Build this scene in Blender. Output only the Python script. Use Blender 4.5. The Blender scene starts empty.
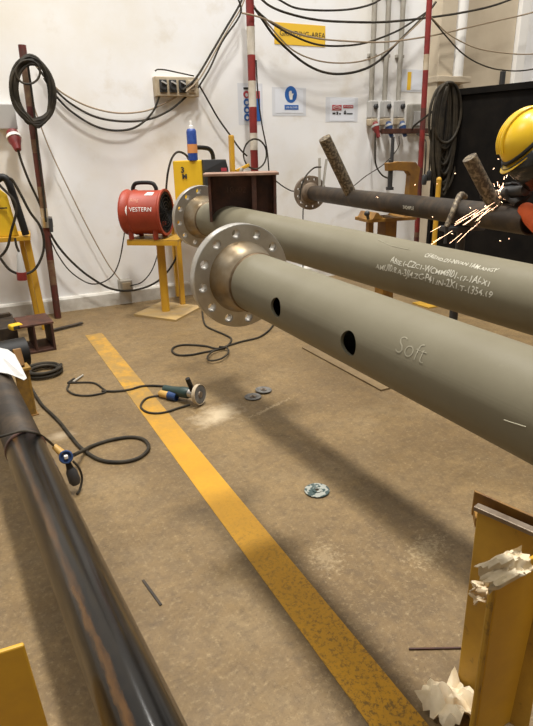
import bpy, bmesh, math, random
import numpy as np
from mathutils import Vector, Matrix
random.seed(7)
S = bpy.context.scene
C = S.collection
PI = math.pi

# ------------------------------------------------------------------ camera
F_PX, TILT, ROLL, YAW, CAM_H = 578.31, 0.356519, 0.0242646, 0.4625034, 1.6
fw = Vector((math.sin(YAW)*math.cos(TILT), math.cos(YAW)*math.cos(TILT), -math.sin(TILT)))
rt0 = Vector((math.cos(YAW), -math.sin(YAW), 0)); dn0 = fw.cross(rt0)
rt = rt0*math.cos(ROLL) + dn0*math.sin(ROLL)
dn = -rt0*math.sin(ROLL) + dn0*math.cos(ROLL)
EYE = Vector((0, 0, CAM_H))
cd = bpy.data.cameras.new('camera'); cam = bpy.data.objects.new('camera', cd); C.objects.link(cam)
cd.sensor_fit = 'HORIZONTAL'; cd.sensor_width = 36; cd.lens = F_PX*36/533; cd.clip_start = .02
M = Matrix.Identity(4)
for i in range(3):
    M[i][0] = rt[i]; M[i][1] = -dn[i]; M[i][2] = -fw[i]; M[i][3] = EYE[i]
cam.matrix_world = M
S.camera = cam

# ------------------------------------------------------------------ world, lamps, exposure
W = bpy.data.worlds.new('hall_light'); S.world = W; W.use_nodes = True
bg = W.node_tree.nodes['Background']; bg.inputs[0].default_value = (1.0, .985, .96, 1); bg.inputs[1].default_value = .15

def area(name, loc, sx, sy, power, col=(1, .968, .915), rot=(0, 0, 0)):
    l = bpy.data.lights.new(name, 'AREA'); l.shape = 'RECTANGLE'; l.size = sx; l.size_y = sy
    l.energy = power; l.color = col
    o = bpy.data.objects.new(name, l); C.objects.link(o); o.location = loc; o.rotation_euler = rot
    return o
for lx, ly, lp, ls in ((1.6, .6, 830, .7), (1.6, 4.6, 830, .7), (-5.5, 2.6, 480, 2.0), (8.0, 2.6, 480, 2.0), (1.1, -4.6, 260, 2.0)):
    area('high_bay_and_fill', (lx, ly, 11.0), ls, ls*1.6, lp)  # small pair is the overhead key; the three wide ones are added fill
area('pipe_streak_light', (.88, 5.85, 3.75), .12, .30, 22, rot=(math.radians(-52), 0, 0))  # added light that puts a highlight streak on the black pipe, no real fitting
S.view_settings.view_transform = 'Standard'; S.view_settings.look = 'None'
S.view_settings.gamma = 1; S.view_settings.exposure = 0.0; S.view_settings.use_curve_mapping = False

# ------------------------------------------------------------------ helpers
def V(*a): return Vector(a)
def ray(x, y): return rt*((x-266.5)/F_PX) + dn*((y-363)/F_PX) + fw
def at(x, y, Y=None, Z=None, D=None):
    """world point seen at photo pixel (x, y) on a known depth plane"""
    d = ray(x, y)
    k = Y/d.y if Y is not None else (Z-CAM_H)/d.z if Z is not None else D
    return EYE + d*k

def tag(o, label=None, cat=None, group=None, kind=None):
    if label: o['label'] = label
    if cat: o['category'] = cat
    if group: o['group'] = group
    if kind: o['kind'] = kind
    return o

def link(o, parent=None):
    C.objects.link(o)
    if parent is not None:
        o.parent = parent
        o.matrix_parent_inverse = parent_world(parent).inverted()
    return o
def parent_world(p):
    m = p.matrix_basis.copy()
    if p.parent is not None: m = parent_world(p.parent) @ p.matrix_parent_inverse @ m
    return m

def thing(name, loc, label, cat, group=None):
    o = bpy.data.objects.new(name, None); o.location = loc; o.empty_display_size = .05
    C.objects.link(o); return tag(o, label, cat, group)

def frame(d, up=None):
    d = Vector(d).normalized()
    a = Vector(up) if up is not None else (V(0, 0, 1) if abs(d.z) < .95 else V(1, 0, 0))
    u = a.cross(d).normalized(); v = d.cross(u).normalized()
    return u, v, d

def smooth_path(pts, sub=6):
    pts = [Vector(p) for p in pts]
    if len(pts) < 3: return pts
    P = [pts[0]*2-pts[1]] + pts + [pts[-1]*2-pts[-2]]; out = []
    for i in range(1, len(P)-2):
        a, b, c, d = P[i-1:i+3]
        for k in range(sub):
            t = k/sub
            out.append(.5*((2*b)+(c-a)*t+(2*a-5*b+4*c-d)*t*t+(3*b-a-3*c+d)*t**3))
    out.append(pts[-1]); return out

class MB:
    def __init__(s): s.v = []; s.f = []
    def add(s, vs, fs):
        n = len(s.v); s.v += [Vector(v) for v in vs]; s.f += [tuple(i+n for i in f) for f in fs]; return s
    def box(s, c, size, rz=0, R=None):
        hx, hy, hz = size[0]/2, size[1]/2, size[2]/2
        R = R or Matrix.Rotation(rz, 3, 'Z'); c = Vector(c)
        vs = [c + R @ V(x*hx, y*hy, z*hz) for z in (-1, 1) for y in (-1, 1) for x in (-1, 1)]
        return s.add(vs, [(0, 2, 3, 1), (4, 5, 7, 6), (0, 1, 5, 4), (2, 6, 7, 3), (0, 4, 6, 2), (1, 3, 7, 5)])
    def bar(s, p0, p1, w, h, up=None):
        p0 = Vector(p0); p1 = Vector(p1); u, v, d = frame(p1-p0, up)
        vs = [p + u*(a*w/2) + v*(b*h/2) for p in (p0, p1) for b in (-1, 1) for a in (-1, 1)]
        return s.add(vs, [(0, 2, 3, 1), (4, 5, 7, 6), (0, 1, 5, 4), (2, 6, 7, 3), (0, 4, 6, 2), (1, 3, 7, 5)])
    def rev(s, o, d, prof, n=32, close=False):
        """revolve (t, r) profile about axis through o along d"""
        u, v, d = frame(d); o = Vector(o); vs = []; fs = []
        for t, r in prof:
            for k in range(n):
                a = 2*PI*k/n; vs.append(o + d*t + u*(r*math.cos(a)) + v*(r*math.sin(a)))
        m = len(prof)
        for j in range(m if close else m-1):
            j2 = (j+1) % m
            for k in range(n):
                k2 = (k+1) % n; fs.append((j*n+k, j*n+k2, j2*n+k2, j2*n+k))
        if not close:
            if prof[0][1] > 1e-6: fs.append(tuple(range(n-1, -1, -1)))
            if prof[-1][1] > 1e-6: fs.append(tuple((m-1)*n+k for k in range(n)))
        return s.add(vs, fs)
    def cyl(s, p0, p1, r0, r1=None, n=20):
        p0 = Vector(p0); p1 = Vector(p1); r1 = r0 if r1 is None else r1
        return s.rev(p0, p1-p0, [(0, r0), ((p1-p0).length, r1)], n)
    def tube(s, pts, r, n=8, sub=6):
        P = smooth_path(pts, sub); vs = []; fs = []; u = None
        for i, p in enumerate(P):
            d = (P[min(i+1, len(P)-1)]-P[max(i-1, 0)])
            if d.length < 1e-9: d = V(0, 0, 1)
            d.normalize()
            if u is None: u = frame(d)[0]
            u = (u - d*u.dot(d))
            if u.length < 1e-6: u = frame(d)[0]
            u.normalize(); w = d.cross(u)
            for k in range(n):
                a = 2*PI*k/n; vs.append(p + u*(r*math.cos(a)) + w*(r*math.sin(a)))
        m = len(P)
        for j in range(m-1):
            for k in range(n):
                k2 = (k+1) % n; fs.append((j*n+k, j*n+k2, (j+1)*n+k2, (j+1)*n+k))
        fs.append(tuple(range(n-1, -1, -1))); fs.append(tuple((m-1)*n+k for k in range(n)))
        return s.add(vs, fs)
    def prism(s, poly, off):
        """closed 3D polygon pushed along vector off"""
        poly = [Vector(p) for p in poly]; off = Vector(off); n = len(poly)
        fs = [tuple(range(n-1, -1, -1)), tuple(range(n, 2*n))]
        fs += [(k, (k+1) % n, n+(k+1) % n, n+k) for k in range(n)]
        return s.add(poly + [p+off for p in poly], fs)
    def ball(s, c, rad, n=16, m=10, R=None, z0=-1, z1=1):
        R = R or Matrix.Identity(3); c = Vector(c); vs = []; fs = []
        a0, a1 = math.asin(z0), math.asin(z1)
        for j in range(m+1):
            a = a0 + (a1-a0)*j/m
            for k in range(n):
                b = 2*PI*k/n
                vs.append(c + R @ V(rad[0]*math.cos(a)*math.cos(b), rad[1]*math.cos(a)*math.sin(b), rad[2]*math.sin(a)))
        for j in range(m):
            for k in range(n):
                k2 = (k+1) % n; fs.append((j*n+k, j*n+k2, (j+1)*n+k2, (j+1)*n+k))
        return s.add(vs, fs)
    def mesh(s, name, weld=True):
        me = bpy.data.meshes.new(name); me.from_pydata([tuple(v) for v in s.v], [], s.f)
        bm = bmesh.new(); bm.from_mesh(me)
        if weld: bmesh.ops.remove_doubles(bm, verts=bm.verts, dist=1e-6)
        bmesh.ops.recalc_face_normals(bm, faces=bm.faces); bm.to_mesh(me); bm.free(); return me
    def build(s, name, mat, parent=None, smooth=True, bevel=0):
        return finish(s.mesh(name), name, mat, parent, smooth, bevel)

def finish(me, name, mat, parent=None, smooth=True, bevel=0):
    me.materials.clear(); me.materials.append(mat)
    if smooth:
        me.shade_smooth(); me.set_sharp_from_angle(angle=math.radians(38))
    o = bpy.data.objects.new(name, me); link(o, parent)
    if bevel:
        b = o.modifiers.new('edge', 'BEVEL'); b.width = bevel; b.segments = 2; b.limit_method = 'ANGLE'
    return o

def evaluated(o, name):
    """mesh data of a temporary object with its modifiers or curve applied; the object is removed"""
    bpy.context.view_layer.update()
    me = bpy.data.meshes.new_from_object(o.evaluated_get(bpy.context.evaluated_depsgraph_get())); me.name = name
    d = o.data; bpy.data.objects.remove(o)
    return me

def text_mesh(txt, size, mapf, name='lettering', offset=0, align='LEFT', cuts=0):
    cu = bpy.data.curves.new(name, 'FONT'); cu.body = txt; cu.size = size; cu.offset = offset; cu.align_x = align
    cu.resolution_u = 3
    o = bpy.data.objects.new(name, cu); C.objects.link(o); me = evaluated(o, name)
    if cuts:
        bm = bmesh.new(); bm.from_mesh(me); bmesh.ops.triangulate(bm, faces=bm.faces)
        bmesh.ops.subdivide_edges(bm, edges=[e for e in bm.edges if e.calc_length() > size*.15], cuts=cuts); bm.to_mesh(me); bm.free()
    for v in me.vertices: v.co = mapf(v.co.x, v.co.y)
    return me

def plate_holes(outer, holes, thick, name, bev=0, res=24):
    """flat round plate with real holes, axis +Z from 0 to thick; holes = [(x, y, r)]"""
    cu = bpy.data.curves.new(name, 'CURVE'); cu.dimensions = '2D'; cu.fill_mode = 'BOTH'
    cu.extrude = thick/2-bev; cu.bevel_depth = bev; cu.bevel_resolution = 1
    for (x, y, r, n) in [(0, 0, outer-bev, 72)] + [(h[0], h[1], h[2]+bev, 40 if h[2] > .05 else 16) for h in holes]:
        sp = cu.splines.new('POLY'); sp.points.add(n-1); sp.use_cyclic_u = True
        for k in range(n):
            a = 2*PI*k/n; sp.points[k].co = (x+r*math.cos(a), y+r*math.sin(a), 0, 1)
    o = bpy.data.objects.new(name, cu); C.objects.link(o); me = evaluated(o, name)
    for v in me.vertices: v.co.z += thick/2
    return me

# ------------------------------------------------------------------ materials
def mat(name, col, rough=.6, metal=0, col2=None, scale=6, detail=6, contrast=(.35, .65), bump=0, bscale=60, spec=.5, stretch=None, third=None, emit=None):
    m = bpy.data.materials.new(name); m.use_nodes = True; t = m.node_tree; b = t.nodes['Principled BSDF']
    b.inputs['Base Color'].default_value = (*col, 1); b.inputs['Roughness'].default_value = rough
    b.inputs['Metallic'].default_value = metal; b.inputs['Specular IOR Level'].default_value = spec
    if emit: b.inputs['Emission Color'].default_value = (*emit[0], 1); b.inputs['Emission Strength'].default_value = emit[1]
    tc = t.nodes.new('ShaderNodeTexCoord'); src = tc.outputs['Object']
    if stretch:
        mp = t.nodes.new('ShaderNodeMapping'); mp.inputs['Scale'].default_value = stretch
        t.links.new(src, mp.inputs[0]); src = mp.outputs[0]
    def noise(sc, det, w=0):
        n = t.nodes.new('ShaderNodeTexNoise'); n.inputs['Scale'].default_value = sc; n.inputs['Detail'].default_value = det
        n.inputs['Roughness'].default_value = .62; t.links.new(src, n.inputs['Vector']); return n.outputs['Fac']
    def ramp(fac, lo, hi):
        r = t.nodes.new('ShaderNodeMapRange'); r.inputs['From Min'].default_value = lo; r.inputs['From Max'].default_value = hi
        t.links.new(fac, r.inputs['Value']); return r.outputs['Result']
    def mix(fac, a, c):
        x = t.nodes.new('ShaderNodeMix'); x.data_type = 'RGBA'
        t.links.new(fac, x.inputs['Factor'])
        for sock, val in ((x.inputs[6], a), (x.inputs[7], c)):
            if isinstance(val, tuple): sock.default_value = (*val, 1)
            else: t.links.new(val, sock)
        return x.outputs[2]
    out = None
    if col2:
        out = mix(ramp(noise(scale, detail), *contrast), col, col2)
        if third: out = mix(ramp(noise(third[1], 8), *third[2]), out, third[0])
        t.links.new(out, b.inputs['Base Color'])
    if bump:
        bp = t.nodes.new('ShaderNodeBump'); bp.inputs['Strength'].default_value = bump; bp.inputs['Distance'].default_value = .004
        t.links.new(noise(bscale, 5), bp.inputs['Height']); t.links.new(bp.outputs[0], b.inputs['Normal'])
    m['h'] = 1
    return m

M_WALL = mat('white_plaster', (.83, .83, .83), .75, col2=(.74, .69, .59), scale=.7, contrast=(.45, .78), third=((.60, .53, .41), 2.2, (.56, .9)), bump=.15, bscale=25)
M_SKIRT = mat('skirting_paint', (.66, .64, .59), .7, col2=(.40, .36, .29), scale=3, contrast=(.4, .7), bump=.3, bscale=30)
M_LINE = None
M_PRIMER = mat('khaki_primer', (.196, .177, .122), .50, col2=(.170, .150, .100), scale=5, contrast=(.3, .75), bump=.06, bscale=40, spec=.22, third=((.25, .228, .165), 22, (.68, .9)))
M_STEEL = mat('machined_steel', (.56, .545, .51), .36, .8, col2=(.40, .37, .32), scale=9, contrast=(.35, .7))
M_NECK = mat('heat_tinted_steel', (.42, .36, .27), .34, .8, col2=(.27, .19, .10), scale=7, contrast=(.35, .65))
M_WELD = mat('weld_metal', (.20, .14, .08), .45, .6, col2=(.10, .065, .035), scale=30, bump=.4)
M_RUST = mat('rust_brown_steel', (.045, .018, .012), .6, .1, col2=(.11, .040, .022), scale=11, contrast=(.4, .7), bump=.4, bscale=60, third=((.32, .26, .22), 26, (.7, .9)))
M_RUSTTOP = mat('rusty_plate', (.24, .13, .085), .6, .2, col2=(.34, .22, .16), scale=14, bump=.3)
M_DARKPIPE = mat('dark_mill_steel', (.026, .019, .013), .55, .2, col2=(.07, .046, .025), scale=9, contrast=(.45, .7), bump=.2)
M_SCALE = mat('scaly_steel', (.09, .07, .05), .55, .4, col2=(.26, .21, .14), scale=48, detail=2, contrast=(.45, .6), bump=.5, bscale=60)
M_YEL = mat('yellow_paint', (.60, .33, .02), .5, col2=(.50, .27, .025), scale=5, third=((.12, .08, .03), 22, (.66, .8)), bump=.1)
M_YELDIRTY = mat('worn_yellow_paint', (.50, .29, .03), .55, col2=(.34, .19, .025), scale=4, third=((.07, .045, .02), 16, (.6, .74)), bump=.2)
M_OCHRE = mat('ochre_paint', (.30, .15, .022), .55, col2=(.17, .08, .022), scale=9, bump=.2)
M_OCHRE2 = mat('grimy_yellow_paint', (.33, .185, .025), .6, col2=(.17, .095, .025), scale=12, bump=.4)
M_BLK = mat('black_rubber', (.011, .010, .009), .55, spec=.3)
M_CABLE = mat('dusty_black_cable', (.016, .014, .011), .65, col2=(.05, .040, .026), scale=9, spec=.25)
M_TAN = mat('tan_cable', (.30, .23, .15), .6)
M_RED = mat('red_paint', (.24, .020, .016), .5, col2=(.15, .016, .014), scale=9)
M_FAN = mat('orange_red_enamel', (.36, .045, .018), .5, col2=(.27, .034, .014), scale=5, third=((.62, .25, .16), 22, (.68, .85)))
M_WHITE = mat('white_paint', (.78, .76, .72), .6)
M_CREAM = mat('cream_paint', (.50, .42, .30), .6, col2=(.36, .28, .18), scale=9)
M_BAND = mat('pale_band_paint', (.62, .58, .50), .6, col2=(.48, .42, .33), scale=9)
M_OLDTAN = mat('dirty_tan_paint', (.20, .13, .07), .6, col2=(.12, .05, .03), scale=14)
M_DKRED = mat('dark_red_paint', (.12, .018, .016), .6, col2=(.07, .03, .018), scale=14)
M_GREY = mat('grey_plastic', (.42, .41, .39), .5)
M_GALV = mat('galvanised_conduit', (.42, .40, .35), .5, .3, col2=(.34, .31, .26), scale=5)
M_PAPER = mat('paper', (.74, .77, .83), .7)
M_SLEEVE = mat('clear_sleeve', (.68, .70, .74), .3)
M_BLUE = mat('safety_blue', (.02, .12, .42), .5)
M_SIGNRED = mat('sign_red', (.45, .05, .07), .6)
M_SIGNYEL = mat('sign_yellow', (.80, .50, .04), .55)
M_INK = mat('black_ink', (.03, .03, .03), .6)
M_CHALK = mat('white_chalk', (.58, .55, .45), .9)
M_CHALKFAINT = mat('faint_chalk', (.30, .275, .20), .9)
M_BEIGE = mat('beige_panel', (.55, .47, .35), .6, col2=(.48, .40, .29), scale=2)
M_SCREEN = mat('black_steel_sheet', (.004, .0034, .003), .75, col2=(.010, .008, .006), scale=5, spec=.12)
M_MASK = mat('masking_paper', (.70, .60, .43), .8, col2=(.60, .48, .30), scale=14, bump=.2)
M_DISC = mat('abrasive_disc', (.075, .072, .066), .7, col2=(.16, .15, .135), scale=30)
M_DISCLAB = mat('disc_label', (.30, .31, .27), .6, col2=(.035, .06, .055), scale=38, detail=1, contrast=(.46, .52))
M_TOOL = mat('green_tool_body', (.018, .040, .035), .45)
M_HELMET = mat('yellow_helmet', (.78, .50, .02), .32)
M_ORANGE = mat('orange_coverall', (.62, .10, .015), .8, col2=(.50, .075, .012), scale=9)
M_SKIN = mat('skin', (.36, .21, .14), .6)
M_GLOVE = mat('dark_glove', (.03, .027, .024), .8)
M_PLATE = mat('floor_steel_plate', (.150, .098, .045), .6, .1, col2=(.21, .145, .07), scale=4, bump=.2)
M_SPARK = mat('spark', (1, .8, .5), .5, emit=((1, .58, .36), 7))
M_ORLAB = mat('orange_label', (.65, .27, .08), .6)
M_CANBLUE = mat('can_blue', (.012, .04, .22), .4, col2=(.03, .08, .30), scale=30)
M_MACHYEL = mat('machine_yellow', (.78, .50, .02), .42, col2=(.70, .44, .02), scale=4)
M_DKGREY = mat('dark_grey_plastic', (.035, .035, .036), .5)
M_AMBER = mat('yellow_plug', (.52, .31, .08), .5)
M_PLUGBLUE = mat('plug_blue', (.015, .045, .14), .45)

def concrete():
    m = bpy.data.materials.new('concrete'); m.use_nodes = True; t = m.node_tree; b = t.nodes['Principled BSDF']
    tc = t.nodes.new('ShaderNodeTexCoord')
    def noise(sc, det=8, rough=.6):
        n = t.nodes.new('ShaderNodeTexNoise'); n.inputs['Scale'].default_value = sc; n.inputs['Detail'].default_value = det
        n.inputs['Roughness'].default_value = rough; t.links.new(tc.outputs['Object'], n.inputs['Vector']); return n.outputs['Fac']
    def rng(f, lo, hi, a=0, c=1):
        r = t.nodes.new('ShaderNodeMapRange'); t.links.new(f, r.inputs['Value'])
        for k, v in zip(('From Min', 'From Max', 'To Min', 'To Max'), (lo, hi, a, c)): r.inputs[k].default_value = v
        return r.outputs['Result']
    def mix(f, a, c, mode='MIX'):
        x = t.nodes.new('ShaderNodeMix'); x.data_type = 'RGBA'; x.blend_type = mode
        t.links.new(f, x.inputs['Factor'])
        for s_, v in ((x.inputs[6], a), (x.inputs[7], c)):
            if isinstance(v, tuple): s_.default_value = (*v, 1)
            else: t.links.new(v, s_)
        return x.outputs[2]
    n2 = None
    def spot(cx, cy, rx, ry, rot, n):
        mp = t.nodes.new('ShaderNodeMapping'); mp.vector_type = 'TEXTURE'
        mp.inputs['Location'].default_value = (cx, cy, 0); mp.inputs['Rotation'].default_value = (0, 0, rot); mp.inputs['Scale'].default_value = (rx, ry, 1)
        t.links.new(tc.outputs['Object'], mp.inputs[0])
        l = t.nodes.new('ShaderNodeVectorMath'); l.operation = 'LENGTH'; t.links.new(mp.outputs[0], l.inputs[0])
        a = t.nodes.new('ShaderNodeMath'); a.operation = 'ADD'; t.links.new(rng(l.outputs['Value'], 0, 1, 1, 0), a.inputs[0]); t.links.new(rng(n, .3, .7, -.6 if n is n2 else -.35, .6 if n is n2 else .35), a.inputs[1])
        return rng(a.outputs[0], .5, .9) if n is n2 else rng(a.outputs[0], .3, .95)
    c = mix(rng(noise(1.1, 6), .32, .68), (.158, .098, .037), (.250, .165, .068))
    c = mix(rng(noise(4.2, 10, .72), .40, .66, 0, .8), c, (.108, .069, .029))
    c = mix(rng(noise(2.1, 8, .65), .52, .74, 0, .7), c, (.305, .213, .100))
    c = mix(rng(noise(19, 9, .78), .46, .68, 0, .75), c, (.088, .056, .025))
    c = mix(rng(noise(48, 6, .8), .52, .68, 0, .65), c, (.335, .245, .125))
    c = mix(rng(noise(95, 4, .8), .54, .66, 0, .7), c, (.085, .052, .019))
    n1 = noise(7, 8, .7); n2 = noise(48, 5, .8)
    for (x, y, rx, ry, ro, n, col, k) in ((1.22, 3.16, .30, .22, .3, n1, (.50, .40, .26), .9), (1.55, 3.08, .45, .035, .35, n2, (.40, .31, .18), .7), (1.48, 1.50, .26, .14, .5, n2, (.42, .325, .185), .42),
                                       (1.08, 1.66, .14, .20, -.3, n2, (.42, .325, .185), .32), (.28, 3.35, .13, .10, 0, n1, (.48, .38, .25), .6)):
        c = mix(rng(spot(x, y, rx, ry, ro, n), 0, 1, 0, k), c, col)
    t.links.new(c, b.inputs['Base Color'])
    t.links.new(rng(noise(4), .3, .7, .5, .75), b.inputs['Roughness'])
    bp = t.nodes.new('ShaderNodeBump'); bp.inputs['Strength'].default_value = .22; bp.inputs['Distance'].default_value = .004
    t.links.new(noise(45, 6, .7), bp.inputs['Height']); t.links.new(bp.outputs[0], b.inputs['Normal'])
    return m
M_FLOOR = concrete()
def line_paint():
    """yellow floor paint: rubbed through at the far end, fine black scuffs on the near half"""
    m = bpy.data.materials.new('line_paint'); m.use_nodes = True; t = m.node_tree; b = t.nodes['Principled BSDF']; b.inputs['Roughness'].default_value = .6
    tc = t.nodes.new('ShaderNodeTexCoord'); sp_ = t.nodes.new('ShaderNodeSeparateXYZ'); t.links.new(tc.outputs['Object'], sp_.inputs[0])
    def noise(sc, det=8, rough=.7):
        n = t.nodes.new('ShaderNodeTexNoise'); n.inputs['Scale'].default_value = sc; n.inputs['Detail'].default_value = det; n.inputs['Roughness'].default_value = rough
        t.links.new(tc.outputs['Object'], n.inputs['Vector']); return n.outputs['Fac']
    def rng(f, lo, hi, a=0, c=1):
        r = t.nodes.new('ShaderNodeMapRange'); t.links.new(f, r.inputs['Value'])
        for k, v in zip(('From Min', 'From Max', 'To Min', 'To Max'), (lo, hi, a, c)): r.inputs[k].default_value = v
        return r.outputs['Result']
    def op(kind, a, c):
        q = t.nodes.new('ShaderNodeMath'); q.operation = kind
        for k, v in enumerate((a, c)):
            if isinstance(v, (int, float)): q.inputs[k].default_value = v
            else: t.links.new(v, q.inputs[k])
        return q.outputs[0]
    def mix(f, a, c):
        x = t.nodes.new('ShaderNodeMix'); x.data_type = 'RGBA'; t.links.new(f, x.inputs['Factor'])
        for s_, v in ((x.inputs[6], a), (x.inputs[7], c)):
            if isinstance(v, tuple): s_.default_value = (*v, 1)
            else: t.links.new(v, s_)
        return x.outputs[2]
    c = mix(rng(noise(3), .35, .65), (.60, .30, .010), (.50, .25, .012))
    scuff = op('MULTIPLY', rng(noise(55, 8, .8), .50, .58), rng(op('ADD', op('MULTIPLY', sp_.outputs['Y'], -.9), rng(noise(2.5), .3, .7, -.4, .4)), -1.2, .0, .05, .75))
    c = mix(scuff, c, (.085, .052, .020))
    c = mix(op('MULTIPLY', rng(noise(9, 8, .75), .46, .60), rng(sp_.outputs['Y'], -1.4, -.4, .55, .1)), c, (.26, .155, .022))
    wear = op('MULTIPLY', rng(noise(8, 9, .75), .33, .55), rng(sp_.outputs['Y'], 1.7, 2.7, .0, .92))
    c = mix(wear, c, (.265, .163, .045))
    t.links.new(c, b.inputs['Base Color'])
    bp_ = t.nodes.new('ShaderNodeBump'); bp_.inputs['Strength'].default_value = .25; bp_.inputs['Distance'].default_value = .003
    t.links.new(noise(50), bp_.inputs['Height']); t.links.new(bp_.outputs[0], b.inputs['Normal'])
    return m
M_LINE = line_paint()

def black_pipe_mat():
    """black varnished pipe, rust along the weld seam and on the flanks; object Y is the pipe axis"""
    m = bpy.data.materials.new('black_varnished_pipe'); m.use_nodes = True; t = m.node_tree; b = t.nodes['Principled BSDF']
    tc = t.nodes.new('ShaderNodeTexCoord'); sx = t.nodes.new('ShaderNodeSeparateXYZ'); t.links.new(tc.outputs['Object'], sx.inputs[0])
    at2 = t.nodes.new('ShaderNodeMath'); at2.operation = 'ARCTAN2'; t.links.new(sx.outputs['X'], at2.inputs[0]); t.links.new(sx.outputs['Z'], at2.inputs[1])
    mp = t.nodes.new('ShaderNodeMapping'); mp.inputs['Scale'].default_value = (30, 9, 30); t.links.new(tc.outputs['Object'], mp.inputs[0])
    def noise(sc, det=8):
        n = t.nodes.new('ShaderNodeTexNoise'); n.inputs['Scale'].default_value = sc; n.inputs['Detail'].default_value = det; n.inputs['Roughness'].default_value = .65
        t.links.new(mp.outputs[0], n.inputs['Vector']); return n.outputs['Fac']
    nz = noise(1.4)
    ad = t.nodes.new('ShaderNodeMath'); ad.operation = 'MULTIPLY_ADD'; t.links.new(nz, ad.inputs[0]); ad.inputs[1].default_value = .40; t.links.new(at2.outputs[0], ad.inputs[2])
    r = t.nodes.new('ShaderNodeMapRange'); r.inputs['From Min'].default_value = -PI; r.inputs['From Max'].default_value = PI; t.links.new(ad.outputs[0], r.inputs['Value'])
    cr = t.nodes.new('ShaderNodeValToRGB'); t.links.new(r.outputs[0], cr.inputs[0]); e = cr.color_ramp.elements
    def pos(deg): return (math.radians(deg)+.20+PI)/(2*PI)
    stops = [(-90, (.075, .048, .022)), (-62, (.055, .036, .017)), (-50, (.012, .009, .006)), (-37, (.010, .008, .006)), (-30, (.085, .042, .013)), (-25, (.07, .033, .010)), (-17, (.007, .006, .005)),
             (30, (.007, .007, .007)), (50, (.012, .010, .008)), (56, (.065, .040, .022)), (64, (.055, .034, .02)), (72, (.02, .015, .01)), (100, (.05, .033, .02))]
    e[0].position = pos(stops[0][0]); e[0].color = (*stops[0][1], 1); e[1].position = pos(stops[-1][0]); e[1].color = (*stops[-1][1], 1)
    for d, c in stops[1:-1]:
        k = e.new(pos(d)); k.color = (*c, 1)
    mx = t.nodes.new('ShaderNodeMix'); mx.data_type = 'RGBA'
    r2 = t.nodes.new('ShaderNodeMapRange'); r2.inputs['From Min'].default_value = .48; r2.inputs['From Max'].default_value = .68; r2.inputs['To Max'].default_value = .75; t.links.new(noise(.45), r2.inputs['Value'])
    t.links.new(r2.outputs[0], mx.inputs['Factor']); t.links.new(cr.outputs[0], mx.inputs[6]); mx.inputs[7].default_value = (.020, .015, .010, 1); b.inputs['Specular IOR Level'].default_value = .28
    t.links.new(mx.outputs[2], b.inputs['Base Color'])
    r3 = t.nodes.new('ShaderNodeMapRange'); r3.inputs['To Min'].default_value = .10; r3.inputs['To Max'].default_value = .28; t.links.new(noise(1.1), r3.inputs['Value']); t.links.new(r3.outputs[0], b.inputs['Roughness'])
    return m
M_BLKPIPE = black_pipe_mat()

# ------------------------------------------------------------------ the setting
WY = 6.39
o = MB().add([(-7, -6, 0), (13, -6, 0), (13, WY, 0), (-7, WY, 0)], [(0, 1, 2, 3)]).build('floor', M_FLOOR, smooth=False)
tag(o, 'brown stained concrete workshop floor', kind='structure')
o = MB().box((3, WY+.1, 2.6), (20, .2, 5.2)).build('wall_back', M_WALL, smooth=False)
tag(o, 'white painted rear wall with beige stains', kind='structure')
mb = MB()
mb.prism([V(-7, WY, 0), V(-7, WY-.05, 0), V(-7, WY-.045, .13), V(-7, WY-.03, .15), V(-7, WY, .155)], V(20, 0, 0))
tag(mb.build('baseboard_back', M_SKIRT, smooth=False), 'dirty pale concrete skirting along the rear wall', kind='structure')
M_CLAD = mat('hall_cladding', (.34, .32, .29), .7, col2=(.26, .24, .21), scale=.8)
for nm, c_, sz_, lab_ in (('wall_left', (-7.1, .2, 2.6), (.2, 12.6, 5.2), 'plain grey hall wall far to the left'), ('wall_right', (13.1, .2, 2.6), (.2, 12.6, 5.2), 'plain grey hall wall far to the right'), ('wall_front', (3, -6.1, 2.6), (20.4, .2, 5.2), 'plain grey hall wall behind the photographer')):
    tag(MB().box(c_, sz_).build(nm, M_CLAD, smooth=False), lab_, kind='structure')
o = MB().box((0, 0, .001), (.152, 8.7, .003)).build('floor_line', M_LINE, smooth=False); o.location = (.868, 1.0, 0)
tag(o, 'worn yellow line painted along the concrete floor', 'floor marking', kind='structure')

# right end of the wall: square duct, round white pipe, beige leaf, white frame post
o = MB().box((5.72, WY-.09, 2.6), (.25, .18, 5.2)).build('trim_1', M_BEIGE, smooth=False, bevel=.006); tag(o, 'beige square duct running up the rear wall', kind='structure')
o = MB().box((6.55, WY-.02, 2.6), (.95, .04, 5.2)).build('trim_2', M_BEIGE, smooth=False); tag(o, 'flat beige wall panel behind the black screen', kind='structure')
o = MB().box((7.12, WY-.05, 2.6), (.16, .10, 5.2)).build('trim_3', M_WHITE, smooth=False, bevel=.006); tag(o, 'white vertical wall post at the right edge', kind='structure')
o = MB().box((5.85, WY-.12, 2.36), (.55, .20, .07)).build('trim_4', M_BEIGE, smooth=False, bevel=.006); tag(o, 'short pale ledge across duct and white pipe', kind='structure')
o = MB().cyl((5.955, WY-.10, 2.4), (5.955, WY-.10, 5.2), .10, n=28).build('drain_pipe', M_WHITE); tag(o, 'thick white pipe rising from the ledge beside the beige duct', 'pipe')
o = MB().box((6.86, WY-.06, 2.40), (.07, .04, .20)).build('wall_hook', M_INK, smooth=False, bevel=.005); tag(o, 'small dark bracket on the beige panel above the black screen', 'bracket')

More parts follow.
